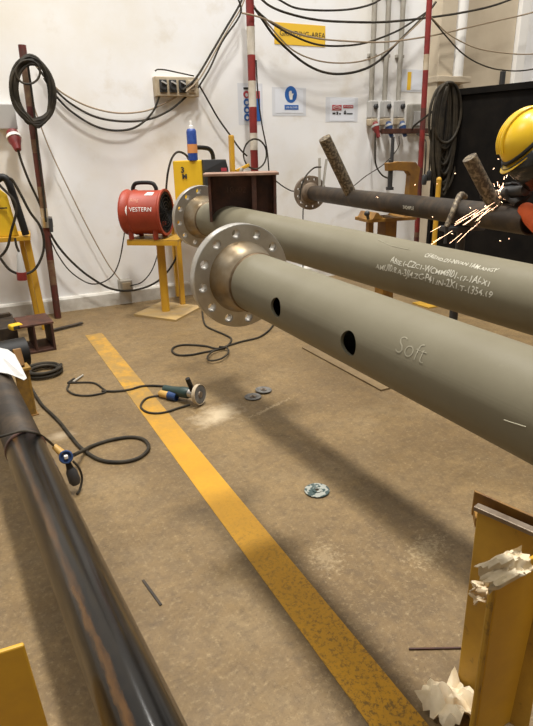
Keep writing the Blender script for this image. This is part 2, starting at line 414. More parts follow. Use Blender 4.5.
# ------------------------------------------------------------------ big pipes
def flange_part(par, o, d, od, thick, bore, bc, hole, name='flange_ring', ph=0.0, n=12):
    holes = [(0, 0, bore)] + [(bc/2*math.cos(ph+2*PI*k/n), bc/2*math.sin(ph+2*PI*k/n), hole/2) for k in range(n)]
    me = plate_holes(od/2, holes, thick, name, .003)
    u, v, w = frame(d); R = Matrix((u, v, w)).transposed()
    for q in me.vertices: q.co = Vector(o) + R @ q.co
    return finish(me, name, M_STEEL, par)

def drilled_pipe(par, A, B, r, wall, cuts, material, name='pipe_barrel'):
    d = (B-A); L = d.length; prof = [(0, r), (0, r-wall), (L, r-wall), (L, r)]
    mb = MB(); mb.rev(A, d, prof[::-1], 96, close=True)
    o = bpy.data.objects.new('t', mb.mesh('t')); C.objects.link(o); kill = []
    for (p, n, rad) in cuts:
        q = bpy.data.objects.new('c', MB().cyl(p - n*.05, p + n*.12, rad, n=40).mesh('c')); C.objects.link(q)
        b = o.modifiers.new('cut', 'BOOLEAN'); b.object = q; b.operation = 'DIFFERENCE'; b.solver = 'EXACT'; kill.append(q)
    me = evaluated(o, name)
    for q in kill: bpy.data.objects.remove(q)
    return finish(me, name, material, par)

R8 = .1095
def pipe_hit(A, d, r, x, y):
    """where the line of sight through a pixel meets the pipe, with the outward normal"""
    v = ray(x, y).normalized(); oc = EYE - A
    vp = v - d*v.dot(d); op = oc - d*oc.dot(d)
    a = vp.dot(vp); b = 2*vp.dot(op); c = op.dot(op)-r*r
    t = (-b-math.sqrt(max(0, b*b-4*a*c)))/(2*a); p = EYE+v*t
    n = (p-A) - d*(p-A).dot(d); return p, n.normalized()

def flanged_pipe(A, B, label, cuts, group):
    """A = back face of the flange, B = far end of the pipe behind the camera"""
    d = (B-A).normalized(); root = thing('flanged_pipe', A, label, 'pipe', group)
    drilled_pipe(root, A + d*.125, B, R8, .0095, cuts, M_PRIMER)
    mb = MB(); mb.rev(A, d, [(0, .141), (.010, .138), (.070, .119), (.088, R8+.001), (.125, R8+.001), (.125, R8-.0095), (0, R8-.0095)], 72, close=True)
    nk = mb.build('weld_neck', M_NECK, root)
    mb = MB(); mb.rev(A + d*.119, d, [(-.008, R8), (-.004, R8+.0045), (.004, R8+.0045), (.008, R8)], 72); 
    mb.build('weld_bead', M_WELD, nk)
    fl = flange_part(root, A - d*.046, d, .408, .046, R8-.0095, .342, .032, ph=.13)
    mb = MB(); mb.rev(A - d*.046, -d, [(0, R8-.0095), (.006, R8-.0095), (.006, .135), (0, .135)], 64, close=True); mb.build('raised_face', M_STEEL, fl)
    return root, d
NA = V(.9244, 2.1088, 1.1276); NB0 = V(.958, .7311, 1.10)
nd = (NB0-NA).normalized(); NA = NA + nd*.06; NB = NA + nd*4.3
cuts = [pipe_hit(NA, nd, R8, 275.5, 307.5) + (.032,), pipe_hit(NA, nd, R8, 348, 343.5) + (.034,)]
near, nd = flanged_pipe(NA, NB, 'khaki primed pipe in front with two drilled holes and a steel flange', cuts, 'khaki flanged pipes')
RA = V(1.4093, 3.8179, 1.1737); RB0 = V(1.5838, 1.2646, 1.12)
rd = (RB0-RA).normalized(); RA = RA + rd*.08; RB = RA + rd*6.0
rear, rd = flanged_pipe(RA, RB, 'khaki primed pipe behind, rusty beam stub welded on, three chalk lines', [], 'khaki flanged pipes')

def on_pipe(A, d, r, x0, y0, flip=False, lift=.0012):
    """maps flat (u, v) lettering to the pipe skin, starting at the spot seen at pixel (x0, y0)"""
    p, n = pipe_hit(A, d, r, x0, y0); ax = A + d*(p-A).dot(d); tang = d.cross(n).normalized()
    if tang.z < 0: tang = -tang
    def f(u, v):
        s = -1 if flip else 1
        a = s*v/r
        return ax + d*(s*u) + (n*math.cos(a) + tang*math.sin(a))*(r+lift)
    return f
rows = [((423.5, 257), 'CFA0.ND.D1-NIVAN 1AM-ANGY'), ((390, 262.5), 'ABIE.1-CZC1-WCMM8I01-17-1AI-X1'), ((376, 268), 'AMUI0.8.A-3JI4.ZC-P41.IN-2X1.T-1354.19')]
for k, (px, txt) in enumerate(rows):
    g0 = on_pipe(RA, rd, R8, *px); w0 = k*1.7
    f = lambda u, v, g0=g0, w0=w0: g0(u + .0016*math.sin(v*300+u*90+w0), v*(1+.22*math.sin(u*61+w0)) + .0022*math.sin(u*43+w0))
    finish(text_mesh(txt, (.0225, .0305, .0325)[k], f, 'chalk_lettering', .0002, cuts=1), 'chalk_lettering', M_CHALK, rear, False)
f = on_pipe(NA, nd, R8, 394, 351)
me = text_mesh('Soft', .062, f, 'chalk_lettering', -.0012, cuts=2); finish(me, 'chalk_lettering', M_CHALKFAINT, near, False)
def chalk_stroke(A, d, r, pix, w, m, par):
    P = [pipe_hit(A, d, r, *p) for p in pix]; mb = MB(); P2 = smooth_path([p for p, n in P], 4)
    mb.tube([p + (p - (A + d*(p-A).dot(d))).normalized()*.0003 for p in P2], w, 5, 1); mb.build('chalk_stroke', m, par)
chalk_stroke(NA, nd, R8, [(504, 420), (516, 424), (526, 427)], .0016, M_CHALKFAINT, near)
chalk_stroke(RA, rd, R8, [(378, 240), (392, 246), (410, 250)], .0014, M_CHALKFAINT, rear)

# rusty beam stub welded across the rear pipe
bc0 = V(1.515, 3.31, 0); ba = math.radians(-24); Rb = Matrix.Rotation(ba, 3, 'Z')
def bp(x, y, z): return bc0 + Rb @ V(x, y, 0) + V(0, 0, z)
def bbox(name, x0, x1, y0, y1, z0, z1, m=M_RUST):
    return MB().box(bp((x0+x1)/2, (y0+y1)/2, (z0+z1)/2), (x1-x0, y1-y0, z1-z0), ba).build(name, m, bs, False, .002)
bs = rear; bs = bbox('beam_stub', -.185, .185, -.008, .008, 1.21, 1.449); bs['label'] = 'rusty brown beam stub with a top plate'
bbox('top_plate', -.225, .215, -.12, .12, 1.45, 1.465, M_RUSTTOP)
bbox('side_plate', -.20, -.184, -.105, .105, 1.19, 1.449)
bbox('side_plate', .184, .20, -.105, .105, 1.17, 1.449)
bbox('stiffener_plate', .055, .083, -.105, -.009, 1.17, 1.449)
me = text_mesh('10x02', .05, lambda u, v: bp(u-.10, -.0095, v+1.35), 'chalk_lettering', -.0018); finish(me, 'chalk_lettering', M_RUSTTOP, bs, False)

# ------------------------------------------------------------------ black pipe on the left
RB6 = .084
bpA = V(.0, 3.5, .375); bpd = V(.0655, -.9978, -.004).normalized()
def bpx(Y): return V(.088 - .0655*(Y-2.0)*1.0, Y, .372)
broot = thing('black_pipe', bpx(2), 'long black varnished pipe with a rust streak along the floor at left', 'pipe')
def axis_obj(P0, P1, prof, name, m, par, n=64):
    """surface of revolution whose local Y is the pipe axis"""
    d = (P0-P1).normalized(); X = d.cross(V(0, 0, 1)).normalized(); Z = X.cross(d)
    mb = MB(); vs = []; fs = []
    for t, r in prof:
        for k in range(n):
            a = 2*PI*k/n; vs.append((r*math.sin(a), t, r*math.cos(a)))
    mm = len(prof)
    for j in range(mm):
        j2 = (j+1) % mm
        for k in range(n): fs.append((j*n+k, j*n+(k+1) % n, j2*n+(k+1) % n, j2*n+k))
    mb.add(vs, fs); me = mb.mesh(name); me.materials.append(m); me.shade_smooth(); me.set_sharp_from_angle(angle=.7)
    o = bpy.data.objects.new(name, me); Mx = Matrix.Identity(4)
    for i in range(3): Mx[i][0] = X[i]; Mx[i][1] = d[i]; Mx[i][2] = Z[i]; Mx[i][3] = P1[i]
    o.matrix_basis = Mx; return link(o, par)
PJ = bpx(2.52); PE = bpx(-.9); PF = bpx(4.4)
L1 = (PJ-PE).length; L2 = (PF-PJ).length
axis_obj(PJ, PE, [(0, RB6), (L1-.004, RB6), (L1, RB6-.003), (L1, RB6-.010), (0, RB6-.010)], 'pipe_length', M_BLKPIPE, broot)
axis_obj(PF, PJ, [(0, RB6-.003), (.004, RB6-.001), (L2, RB6-.001), (L2, RB6-.010), (0, RB6-.010)], 'pipe_length', M_DARKPIPE, broot)
axis_obj(PJ, PJ - (PF-PJ).normalized()*.014, [(0, RB6-.001), (.005, RB6+.0035), (.022, RB6+.0035), (.028, RB6-.001)], 'weld_bead', M_RUST, broot)

# ------------------------------------------------------------------ dark pipe assembly in the background
def dpx(Y): return V(2.635+.185*(Y-2), Y, 1.206-.018*(Y-2))
def d_at(px, py):
    q = ray(px, py); k = q.x/q.y; Y = (2.635-.37)/(k-.185); return dpx(Y)
DR = .075
da = dpx(5.46); db = dpx(2.02); dd = (db-da).normalized()
dp = thing('dark_pipe', da, 'dark rusty pipe with a flange and slanting stubs being ground by the worker', 'pipe')
mb = MB(); mb.rev(da+dd*.10, dd, [(0, DR), (3.26, DR), (3.26, DR-.008), (0, DR-.008)], 48, close=True); mb.build('pipe_barrel', M_DARKPIPE, dp)
M_OLD = mat('old_flange_steel', (.16, .12, .085), .5, .6, col2=(.30, .24, .18), scale=9, bump=.2)
fo = flange_part(dp, da, dd, .345, .05, DR-.008, .28, .028, ph=.2); fo.data.materials[0] = M_OLD
mb = MB(); mb.rev(da+dd*.05, dd, [(0, .105), (.05, DR+.004), (.09, DR+.002), (.09, DR-.004), (0, DR-.004)], 40, close=True); mb.build('weld_neck', M_OLD, dp)
b1 = d_at(353, 194); t1 = at(324.5, 138, Y=b1.y-.02)
mb = MB(); mb.cyl(b1, t1, .052, n=28); mb.build('slanting_stub', M_SCALE, dp)
b2 = d_at(501, 210); t2 = at(469.5, 157.5, Y=b2.y+.05)
mb = MB(); mb.cyl(b2, t2, .039, n=28); mb.build('slanting_stub', M_SCALE, dp)
# chalk mark on dark pipe
f = on_pipe(da, dd, DR, 403, 208.5); finish(text_mesh('2HQ40PL.E', .032, f, 'chalk_lettering', .0005, cuts=1), 'chalk_lettering', M_CHALK, dp, False)
# two flat bars tacked behind the flange
for (x0, y0, x1, y1) in ((319.5, 186, 319.5, 158), (323, 187, 326.5, 159)):
    p = at(x0, y0, Y=5.36); q = at(x1, y1, Y=5.40)
    MB().bar(p, q, .035, .012, up=(1, 0, 0)).build('flat_bar', M_GALV, dp, False, .002)

# stand under the dark pipe
sp = d_at(386, 207)
st = thing('pipe_stand', V(sp.x, sp.y, 0), 'ochre yellow pipe stand with a flat head under the dark pipe', 'stand')
MB().box(sp + V(0, 0, -DR-.045), (.42, .24, .025), math.radians(-10)).build('head_plate', M_OCHRE, st, False, .003)
MB().prism([sp+V(-.20, -.1, -DR-.032), sp+V(-.17, -.1, -DR+.015), sp+V(-.15, -.1, -DR+.015), sp+V(-.10, -.1, -DR-.032)], (0, .2, 0)).build('cradle_cheek', M_OCHRE, st, False)
MB().prism([sp+V(.10, -.1, -DR-.032), sp+V(.15, -.1, -DR+.01), sp+V(.17, -.1, -DR+.01), sp+V(.20, -.1, -DR-.032)], (0, .2, 0)).build('cradle_cheek', M_OCHRE, st, False)
MB().bar(sp + V(.02, 0, -DR-.058), V(sp.x+.02, sp.y, .012), .11, .11).build('post', M_OCHRE, st, False, .004)
MB().bar(sp + V(-.15, 0, -DR-.058), sp + V(-.15, 0, -.34), .04, .05).build('jack_screw', M_OCHRE, st, False, .004)
MB().bar(sp + V(-.17, 0, -.34), sp+V(.0, 0, -.34), .03, .03).build('jack_arm', M_OCHRE, st, False)
MB().box((sp.x, sp.y, .006), (.5, .5, .012)).build('base_plate', M_OCHRE, st, False)
mb = MB(); pk = at(367, 213.5, Y=sp.y-.1); mb.cyl(pk, sp + V(-.2, -.05, -DR-.045), .012, n=10); mb.ball(pk, (.022,)*3, 12, 8); mb.build('locking_bolt', M_DKGREY, st)

# big ochre C-clamp over the pipe
cp = d_at(413, 205); cy = cp.y+DR+.02
cl = thing('g_clamp', V(cp.x, cy, 1.2), 'ochre C shaped clamp arm hooked over the dark pipe', 'clamp')
outl = [(388.5, 163), (399, 161.5), (416, 162), (420.5, 168), (418, 186), (417, 205), (407.5, 205), (409.5, 186), (410.5, 175), (408, 171.5), (399, 170.5), (389, 171)]
MB().prism([at(x, y, Y=cy) for x, y in outl], (.0, .05, 0)).build('clamp_frame', M_OCHRE, cl, False, .004)
p = at(391, 160, Y=cy+.025); q = at(389.8, 187, Y=cy+.025)
mb = MB(); mb.cyl(p, q, .017, n=14); mb.cyl(q, q+V(0, 0, -.02), .028, n=14); mb.build('clamp_screw', M_DKGREY, cl)
# second clamp, diagonal hook bar near the worker
hp = d_at(455, 205); 
hk = thing('hook_clamp', hp, 'grey hooked clamp bar strapped diagonally across the dark pipe', 'clamp')
mb = MB(); D0 = (EYE-hp).length
pts = [at(465, 197, Y=hp.y+.02), at(461.5, 194.5, Y=hp.y-.02), at(458, 199, Y=hp.y-.07), at(454, 209, Y=hp.y-.10), at(450, 219, Y=hp.y-.10), at(446.5, 227, Y=hp.y-.10)]
mb.tube(pts, .019, 10, 5); mb.build('hook_bar', M_SCALE, hk)
mb = MB(); mb.cyl(pts[-1]+V(0, 0, .01), pts[-1]+V(.0, 0, -.10), .010, n=10); mb.build('hook_screw', M_DKGREY, hk)

s2 = d_at(463, 214)
st2 = thing('pipe_stand', V(s2.x, s2.y, 0), 'black pipe stand under the dark pipe near the worker', 'stand')
MB().box(s2 + V(0, 0, -DR-.02), (.26, .12, .03), math.radians(-10)).build('head_plate', M_DKGREY, st2, False, .003)
MB().cyl(s2 + V(0, 0, -DR-.035), V(s2.x, s2.y, .012), .028, n=16).build('post', M_DKGREY, st2)
MB().box((s2.x, s2.y, .006), (.4, .4, .012)).build('base_plate', M_DKGREY, st2, False)
# slim yellow upright in front of the black screen
y0 = at(439, 180, Y=4.55); 
o = MB().cyl(V(y0.x, y0.y, 0), y0, .026, .024, 16); o.ball(y0, (.026, .026, .03), 16, 8)
up = thing('yellow_upright', V(y0.x, y0.y, 0), 'slim yellow rod standing at the edge of the black screen', 'post')
o.build('rod', M_YEL, up); MB().box((y0.x, y0.y, .006), (.25, .25, .012)).build('base_plate', M_YELDIRTY, up, False)

# ------------------------------------------------------------------ black screen
P0 = at(440.5, 91, Y=5.35); P1 = at(526, 82, Z=P0.z); pd = V(P1.x-P0.x, P1.y-P0.y, 0).normalized(); pn = V(-pd.y, pd.x, 0)
PX = P0 + pd*2.7
sc = thing('welding_screen', V(P0.x, P0.y, 0), 'tall black welding screen behind the worker at right', 'screen')
MB().prism([V(P0.x, P0.y, .05), V(PX.x, PX.y, .05), V(PX.x, PX.y, P0.z-.03), V(P0.x, P0.y, P0.z-.03)], pn*.012).build('sheet', M_SCREEN, sc, False)
MB().bar(V(P0.x, P0.y, P0.z-.03), V(PX.x, PX.y, P0.z-.03), .05, .06).build('top_rail', M_SCREEN, sc, False)
for q in (P0, PX): MB().bar(V(q.x, q.y, 0), V(q.x, q.y, P0.z), .05, .05).build('frame_post', M_SCREEN, sc, False)

# ------------------------------------------------------------------ cables
def cable(pts, r, label, m=M_CABLE, name='cable', group=None, cat='cable', n=8, sub=6):
    o = MB().tube(pts, r, n, sub).build(name, m); return tag(o, label, cat, group)
def wp(pix, Y=6.345): return [at(x, y, Y=Y) for x, y in pix]
def fp(pix, z): return [at(x, y, Z=z) for x, y in pix]
def coil(name, label, pts_fn, turns, r, m=M_CABLE):
    pts = []
    for k in range(int(turns*14)+1): pts.append(pts_fn(k/14, 2*PI*k/14))
    return cable(pts, r, label, m, name, cat='cable coil', sub=3)
# socket strip to left coil
G = 'cables slung along the rear wall'
cable(wp([(36, 66), (48, 80), (64, 94), (90, 107), (118, 113), (145, 111), (165, 103), (184, 92)]), .0085, 'tan cable, uppermost of three sagging between coil and socket strip', M_TAN, group=G)
cable(wp([(38, 68), (52, 86), (70, 103), (96, 117), (125, 121.5), (150, 119), (170, 110), (186, 97)], 6.33), .0105, 'black cable, middle of three sagging between coil and socket strip', group=G)
cable(wp([(44, 78), (56, 96), (72, 112), (95, 126), (116, 130.5), (136, 127), (152, 113), (160, 95)], 6.32), .0105, 'black cable, lowest of three sagging between coil and socket strip', group=G)
# up from socket strip
cable(wp([(183, 90), (196, 78), (212, 52), (226, 28), (239, 6), (246, -10)], 6.25), .0115, 'thick black cable rising from the sockets, left of its bundle', group=G)
cable(wp([(186, 92), (200, 78), (216, 50), (230, 26), (241, 8), (247, -8)], 6.22), .0075, 'thin grey brown cable rising inside the bundle above the sockets', M_TAN, group=G)
cable(wp([(198, 88), (210, 68), (222, 42), (236, 22), (241, 12), (240, 4), (236, -6)], 6.2), .0095, 'black cable rising from the sockets, right of its bundle', group=G)
# right of the red and white pole
cable(wp([(252, 4), (262, 19), (276, 38), (300, 60), (320, 71), (340, 74), (362, 70), (380, 60), (402, 38), (428, 12), (436, 2)], 6.15), .0135, 'thick black cable, lowest sag across the yellow sign', group=G)
cable(wp([(253, 6), (268, 24), (290, 48), (312, 59), (336, 63), (362, 61), (385, 52), (405, 36), (430, 12)], 6.12), .008, 'tan cable just above the lowest sagging black cable', M_TAN, group=G)
cable(wp([(254, 8), (270, 22), (292, 35), (315, 44), (338, 46), (365, 43), (395, 32), (415, 20), (431, 9)], 6.09), .0105, 'black cable crossing the yellow sign at half height', group=G)
cable(wp([(242, 13), (256, 16), (272, 22), (290, 31), (315, 38), (345, 41), (385, 42), (430, 36), (470, 27), (500, 20), (534, 12), (600, -8)], 6.05), .009, 'pale tan cable running nearly level across the whole right side', M_TAN, group=G)
cable(wp([(256, -6), (270, 6), (290, 14), (318, 20), (350, 22), (385, 22), (425, 18), (460, 13), (492, 6), (520, -4)], 6.02), .012, 'black cable running just under the top edge above the yellow sign', group=G)
cable(wp([(276, -2), (296, 8), (325, 10.5), (352, 9), (372, 4), (384, -3)], 6.0), .0105, 'short black cable loop at the very top above the yellow sign', group=G)
cable(wp([(430, 16), (446, 32), (462, 42), (480, 49), (505, 53), (534, 54), (600, 48)], 6.0), .0075, 'thin brown cable, upper of two sagging towards the right edge', M_TAN, group=G)
cable(wp([(431, 18), (446, 36), (462, 53), (480, 64), (502, 70), (534, 69), (600, 52)], 6.03), .0085, 'thin brown cable, lower of two sagging towards the right edge', group=G)
cable(wp([(199, 85), (206, 97), (218, 118), (230, 135), (240, 149), (247, 156)], 6.3), .0095, 'black cable slanting down from the sockets behind the welder', group=G)
cable(wp([(155, 71), (158, 69.5), (166, 70), (180, 73), (194, 76)], 6.3), .007, 'short black lead arching over the socket strip', group=G)
cable(wp([(31, 98), (38, 118), (50, 150), (70, 192), (90, 232), (108, 264), (120, 280)], 6.3), .006, 'thin brown string slanting from the coil down to the wall box', M_TAN, group=G)
cable(wp([(28, 66), (34, 110), (38, 150), (43, 190), (46, 222)], 6.05), .010, 'black cable running down along the left red pole', group=G)
cable(wp([(47, 228), (58, 246), (72, 262), (90, 277), (112, 289), (135, 290), (158, 281), (174, 262), (181, 240)], 6.2), .0115, 'thick black cable sagging low from the left pole to the fan stand', group=G)
cable(wp([(48, 234), (58, 255), (72, 273), (92, 284), (110, 278), (119, 262), (124, 236), (126, 222)], 6.1), .0065, 'thin black lead sagging from the left pole up to the fan', group=G)
cable(wp([(130, 286), (142, 282), (152, 270), (159, 250), (161, 240)], 6.15), .0065, 'thin black lead between the wall box and the fan table', group=G)
cable(wp([(166, 190), (168, 172), (172, 158), (178, 152), (186, 155), (190, 163)], 5.98), .011, 'black and red welding lead looping off the yellow welder', group=G)
# hangs on the middle pole
coil('cable_coil', 'small black cable loop hung on the middle red and white pole', lambda k, a: at(255 + 11.5*math.sin(a), 154 - 15*math.cos(a), Y=6.02+.01*math.sin(k*2)), 2.2, .009)
cable(wp([(256, 60), (258, 95), (262, 125), (267, 150), (269, 172)], 6.08), .008, 'black lead hanging down beside the middle red and white pole', group=G)
cable(wp([(276, 181), (284, 187), (292, 191), (303, 193), (303, 215), (303, 240), (303, 290), (303, 308)], 5.9), .007, 'thin dark lead behind the background flange', group=G)
cable(wp([(300, 200), (301, 188), (306, 176), (314, 168), (321, 167)], 5.3), .008, 'dark lead arching over the background flange', group=G)

# left coil on the pole
def lc(k, a):
    kk = round(k-.01); w = 19.0 + 2.6*math.sin(kk*1.9); h = 31.5 + 3.6*math.sin(kk*2.3+.5)
    x = 31.5 + w*math.sin(a) + .16*(90 - (92-h*math.cos(a)))*-.6*.4; y = 91 - h*math.cos(a)
    return at(x + (y-62)*.06 + 1.5*math.sin(kk*4.1), y + 1.2*math.cos(kk*3.), Y=5.99 + .02*math.sin(k*3.1+a))
coil('cable_coil', 'large black cable coil hung on the top of the left red pole', lc, 9.0, .0135)
coil('hose_loop', 'small inner loop of black cable inside the left pole coil', lambda k, a: at(28 + 12*math.sin(a), 72 - 12*math.cos(a), Y=5.95), 1.0, .0095)

# big hanging coil at the screen corner
bc_Y = 5.15
def rc(k, a):
    random.seed(int(k)+3); w = 2.5 + 11.5*random.random(); h = 30 + 26*random.random(); ox = 6*random.random()-1
    y = 82 + h - h*math.cos(a)
    return at(446 + ox + w*math.sin(a) - (y-82)*.07, y + 2*random.random(), Y=bc_Y - .10*random.random())
coil('cable_coil', 'heavy bunch of black cables hung over the black screen corner', rc, 36, .0145, M_CABLE)
random.seed(11)
cable([at(440, 106, Y=5.12), at(424, 118, Y=5.5), at(414, 126, Y=6.0), at(412, 130, Y=6.27)], .012, 'black cable reaching from the hanging bunch to the wall sockets', group=G)

# floor cables
s1 = 1/2.317
def c1(l): return [(x*s1, 330+y*s1) for x, y in l]
cable(fp(c1([(70, 130), (95, 170), (118, 193), (140, 215), (165, 247), (190, 275), (230, 300), (275, 306), (320, 297), (344, 275), (335, 255), (305, 248), (260, 254), (215, 268)]), .011) + [at(84, 450, Z=.03), at(74, 455, Z=.10)], .0105, 'dark extension lead looped on the floor beside the black pipe', cat='cable')
cable(fp(c1([(172, 112), (158, 122), (165, 122), (215, 122), (236, 134), (245, 143), (225, 149), (200, 152), (172, 149), (156, 138), (160, 126)]), .008), .007, 'thin black looped lead with bare end on the floor across the yellow line')
cable(fp(c1([(236, 141), (265, 142), (300, 138), (330, 130), (360, 129), (388, 131)]), .009), .0085, 'black lead running from the floor loop to the angle grinder')
cable(fp(c1([(372, 151), (340, 158), (326, 176), (338, 189), (360, 193), (385, 190), (412, 181), (440, 173)]), .009), .0075, 'short black lead curling round the yellow and blue plug')
s3 = 1/3.135
def c3(l): return [(130+x*s3, 300+y*s3) for x, y in l]
cable(fp(c3([(226, 30), (230, 62), (240, 82), (270, 97), (300, 110), (318, 124), (300, 148), (262, 158), (230, 164), (190, 172), (150, 172), (132, 160), (140, 147), (175, 140), (235, 144), (275, 152), (310, 142), (350, 130), (400, 118), (430, 100), (450, 78)]), .010), .0085, 'dark cable tangled on the floor below the front flange')
cable(fp(c3([(300, 148), (262, 160), (243, 178), (252, 190), (285, 184), (308, 166), (304, 150), (280, 146)]), .026), .0075, 'small extra loop lying on the tangled floor cable')
# coil lying behind the white paper
def fc(k, a):
    w = .115 + .018*math.sin(k*2.1); return V(.325 + w*math.cos(a), 4.50 + w*1.0*math.sin(a), .015 + .010*k)
coil('cable_coil', 'dusty cable coil lying on the floor behind the white sheet', fc, 4, .012)

# connectors at the black pipe
bconn = thing('cable_connector', at(66, 457, Z=.12), 'round blue cable connector hanging at the side of the black pipe', 'connector')
p = at(66, 457, Z=.20); a = at(54, 446, Z=.25)
mb = MB(); mb.rev(p, (p-EYE)*-1, [(-.045, .022), (-.03, .034), (.02, .034), (.026, .030), (.026, .026), (.01, .024)], 24); mb.build('connector_body', M_PLUGBLUE, bconn)
mb = MB(); mb.box(p + (EYE-p).normalized()*.022, (.018, .018, .018)); mb.build('contact_block', M_WHITE, bconn, False, .003)
mb = MB(); mb.cyl(p + (a-p)*.25, a, .020, .014, 16); mb.build('cable_grip', M_AMBER, bconn)
cable([at(-14, 441, Z=.455)] + [at(x, y, Z=z) for x, y, z in ((10, 434, .468), (24, 431, .466), (37, 433.5, .445), (46, 439, .37), (53, 445, .26))], .006, 'thin black lead laid over the black pipe to the connector')
g = thing('cable_connector', at(73, 476, Z=.03), 'dark grey cable connector hanging below the blue one', 'connector')
p = at(70, 468, Z=.14); q = at(76, 484, Z=.05)
mb = MB(); mb.rev(p, q-p, [(0, .018), (.02, .027), ((q-p).length*.8, .029), ((q-p).length, .02)], 20); mb.build('connector_body', M_DKGREY, g)
mb = MB(); mb.cyl(p+(p-q)*.35, p, .013, .018, 14); mb.build('cable_grip', M_BLK, g)
cable([at(73, 461, Z=.16), at(79, 468, Z=.12), at(82, 478, Z=.06), at(80, 489, Z=.015), at(77, 494, Z=.008)], .006, 'short black lead dropping past the grey connector to the floor')

# ------------------------------------------------------------------ poles
def banded_pole(base, top, r, bands, label, tophid=True):
    """bands = [(z0, z1, material)] going up"""
    root = thing('marker_pole', base, label, 'pole', 'upright workshop poles')
    d = (top-base); H = d.z
    for z0, z1, m in bands:
        MB().cyl(base + d*(z0/H), base + d*(z1/H), r, n=18).build('pole_band', m, root)
    return root
b = at(58, 318, Z=0); t = at(22, 45, Y=b.y)
Hh = t.z
banded_pole(b, t, .034, [(0, .35, M_DKRED), (.35, .6, M_OLDTAN), (.6, .95, M_DKRED), (.95, 1.10, M_CREAM), (1.10, 1.30, M_OLDTAN), (1.30, 1.6, M_DKRED), (1.6, 1.72, M_OLDTAN), (1.72, 2.0, M_DKRED), (2.0, Hh-.16, M_OLDTAN), (Hh-.16, Hh, M_DKRED)], 'dark red and tan pole at left carrying the large cable coil')
MB_c = thing('pole_clamp', at(47, 222, Y=b.y-.06), 'small metal clamp gripping the left red pole', 'clamp')
pc = at(47, 222, Y=b.y); MB().rev(pc+V(0, 0, -.05), V(0, 0, 1), [(0, .036), (0, .055), (.10, .055), (.10, .036)], 20, close=True).build('collar', M_STEEL, MB_c)
MB().bar(pc+V(.02, -.07, -.09), pc+V(.03, -.07, .04), .03, .03).build('wing_bolt', M_DKGREY, MB_c, False, .003)
my = 6.12; mt = at(250.5, -20, Y=my); mx = at(254, 150, Y=my); mbase = V(mx.x, my, 0); mtop = V(mt.x, my, 3.6)
def zpx(x, y, Y): return at(x, y, Y=Y).z
# photo order going down from the top: red, cream, red, cream, red, cream, red
bd = [(0, .9, M_BAND), (.9, zpx(253, 150, my), M_RED)]
for y1, y2, m in ((150, 133, M_BAND), (133, 107, M_RED), (107, 81, M_BAND), (81, 55, M_RED), (55, 27, M_BAND), (27, -14, M_RED)):
    bd.append((zpx(253, y1, my), zpx(253, y2, my), m))
banded_pole(mbase, V(mbase.x, my, bd[-1][1]), .042, bd, 'red and white banded pole in front of the wall signs')
ry = 5.75; rb_ = at(415, 250, Y=ry); rt_ = at(430, -8, Y=ry)
rbase = V(rb_.x+.02, ry, 0); rH = rt_.z
bd = [(0, .5, M_DKRED), (.5, zpx(414, 232, ry), M_OLDTAN)]
for y1, y2, m in ((232, 205, M_RED), (205, 168, M_DKRED), (168, 130, M_RED), (130, 108, M_DKRED), (108, 70, M_RED), (70, 54, M_CREAM), (54, -8, M_RED)):
    bd.append((zpx(420, y1, ry), zpx(420, y2, ry), m))
banded_pole(rbase, V(rt_.x, ry, bd[-1][1]), .032, bd, 'red pole with faded bands beside the wall sockets at right')

# ------------------------------------------------------------------ wall fittings
def wall_rect(x0, y0, x1, y1): 
    a = at(x0, y0, Y=WY); b = at(x1, y1, Y=WY); return min(a.x, b.x), max(a.x, b.x), min(a.z, b.z), max(a.z, b.z)
def wbox(X0, X1, Z0, Z1, d0, d1): return MB().box(((X0+X1)/2, WY-(d0+d1)/2, (Z0+Z1)/2), (X1-X0, d1-d0, Z1-Z0))
# three conduits and their isolators
G2 = 'conduits beside the right wall sockets'
for k, (x, w, plug, words) in enumerate(((371, 'leftmost', M_RED, 'red plug'), (384.5, 'middle', M_PLUGBLUE, 'blue plug'), (398.5, 'rightmost', M_PLUGBLUE, 'blue plug'))):
    X = at(x, 60, Y=WY).x
    z0 = at(x-3, 101, Y=WY).z
    cq = thing('conduit', V(X, WY-.04, z0), 'grey vertical conduit on the wall, %s of the three' % w, 'conduit', G2)
    MB().cyl((X, WY-.035, z0), (X, WY-.035, 5.0), .030, n=16).build('conduit_tube', M_GALV, cq)
    for zz in (z0+.5, z0+1.15): MB().box((X, WY-.018, zz), (.12, .036, .035)).build('saddle_clip', M_GALV, cq, False, .003)
    sk = thing('isolator_socket', V(X, WY, z0-.2), 'grey wall socket with %s below the %s conduit' % (words, w), 'socket', 'right wall sockets')
    MB().box((X+.01, WY-.05, z0-.10), (.105, .10, .20)).build('housing', M_GREY, sk, False, .012)
    MB().rev((X+.02, WY-.10, z0-.07), (0, -1, 0), [(0, .032), (.02, .030), (.03, .02), (.03, 0)], 16).build('switch_knob', M_DKGREY, sk)
    MB().bar((X+.02, WY-.135, z0-.10), (X+.02, WY-.135, z0-.04), .014, .012).build('switch_lever', M_INK, sk, False)
    MB().box((X+.0, WY-.065, z0-.245), (.10, .11, .08)).build('outlet', M_CREAM, sk, False, .012)
    pl = MB().rev((X+.01, WY-.10, z0-.25), (.1, -.45, -1), [(0, .035), (.02, .046), (.08, .046), (.10, .034), (.19, .024)], 18).build('plug', plug, sk)
    MB().rev((X+.01, WY-.10, z0-.25), (.1, -.45, -1), [(.035, .047), (.035, .051), (.06, .051), (.06, .047)], 18, close=True).build('plug_ring', M_GREY, pl)
sk = thing('isolator_socket', at(413, 118, Y=WY), 'wide grey wall socket box beside the red pole at right', 'socket', 'right wall sockets')
X0, X1, Z0, Z1 = wall_rect(406.5, 104, 421, 131)
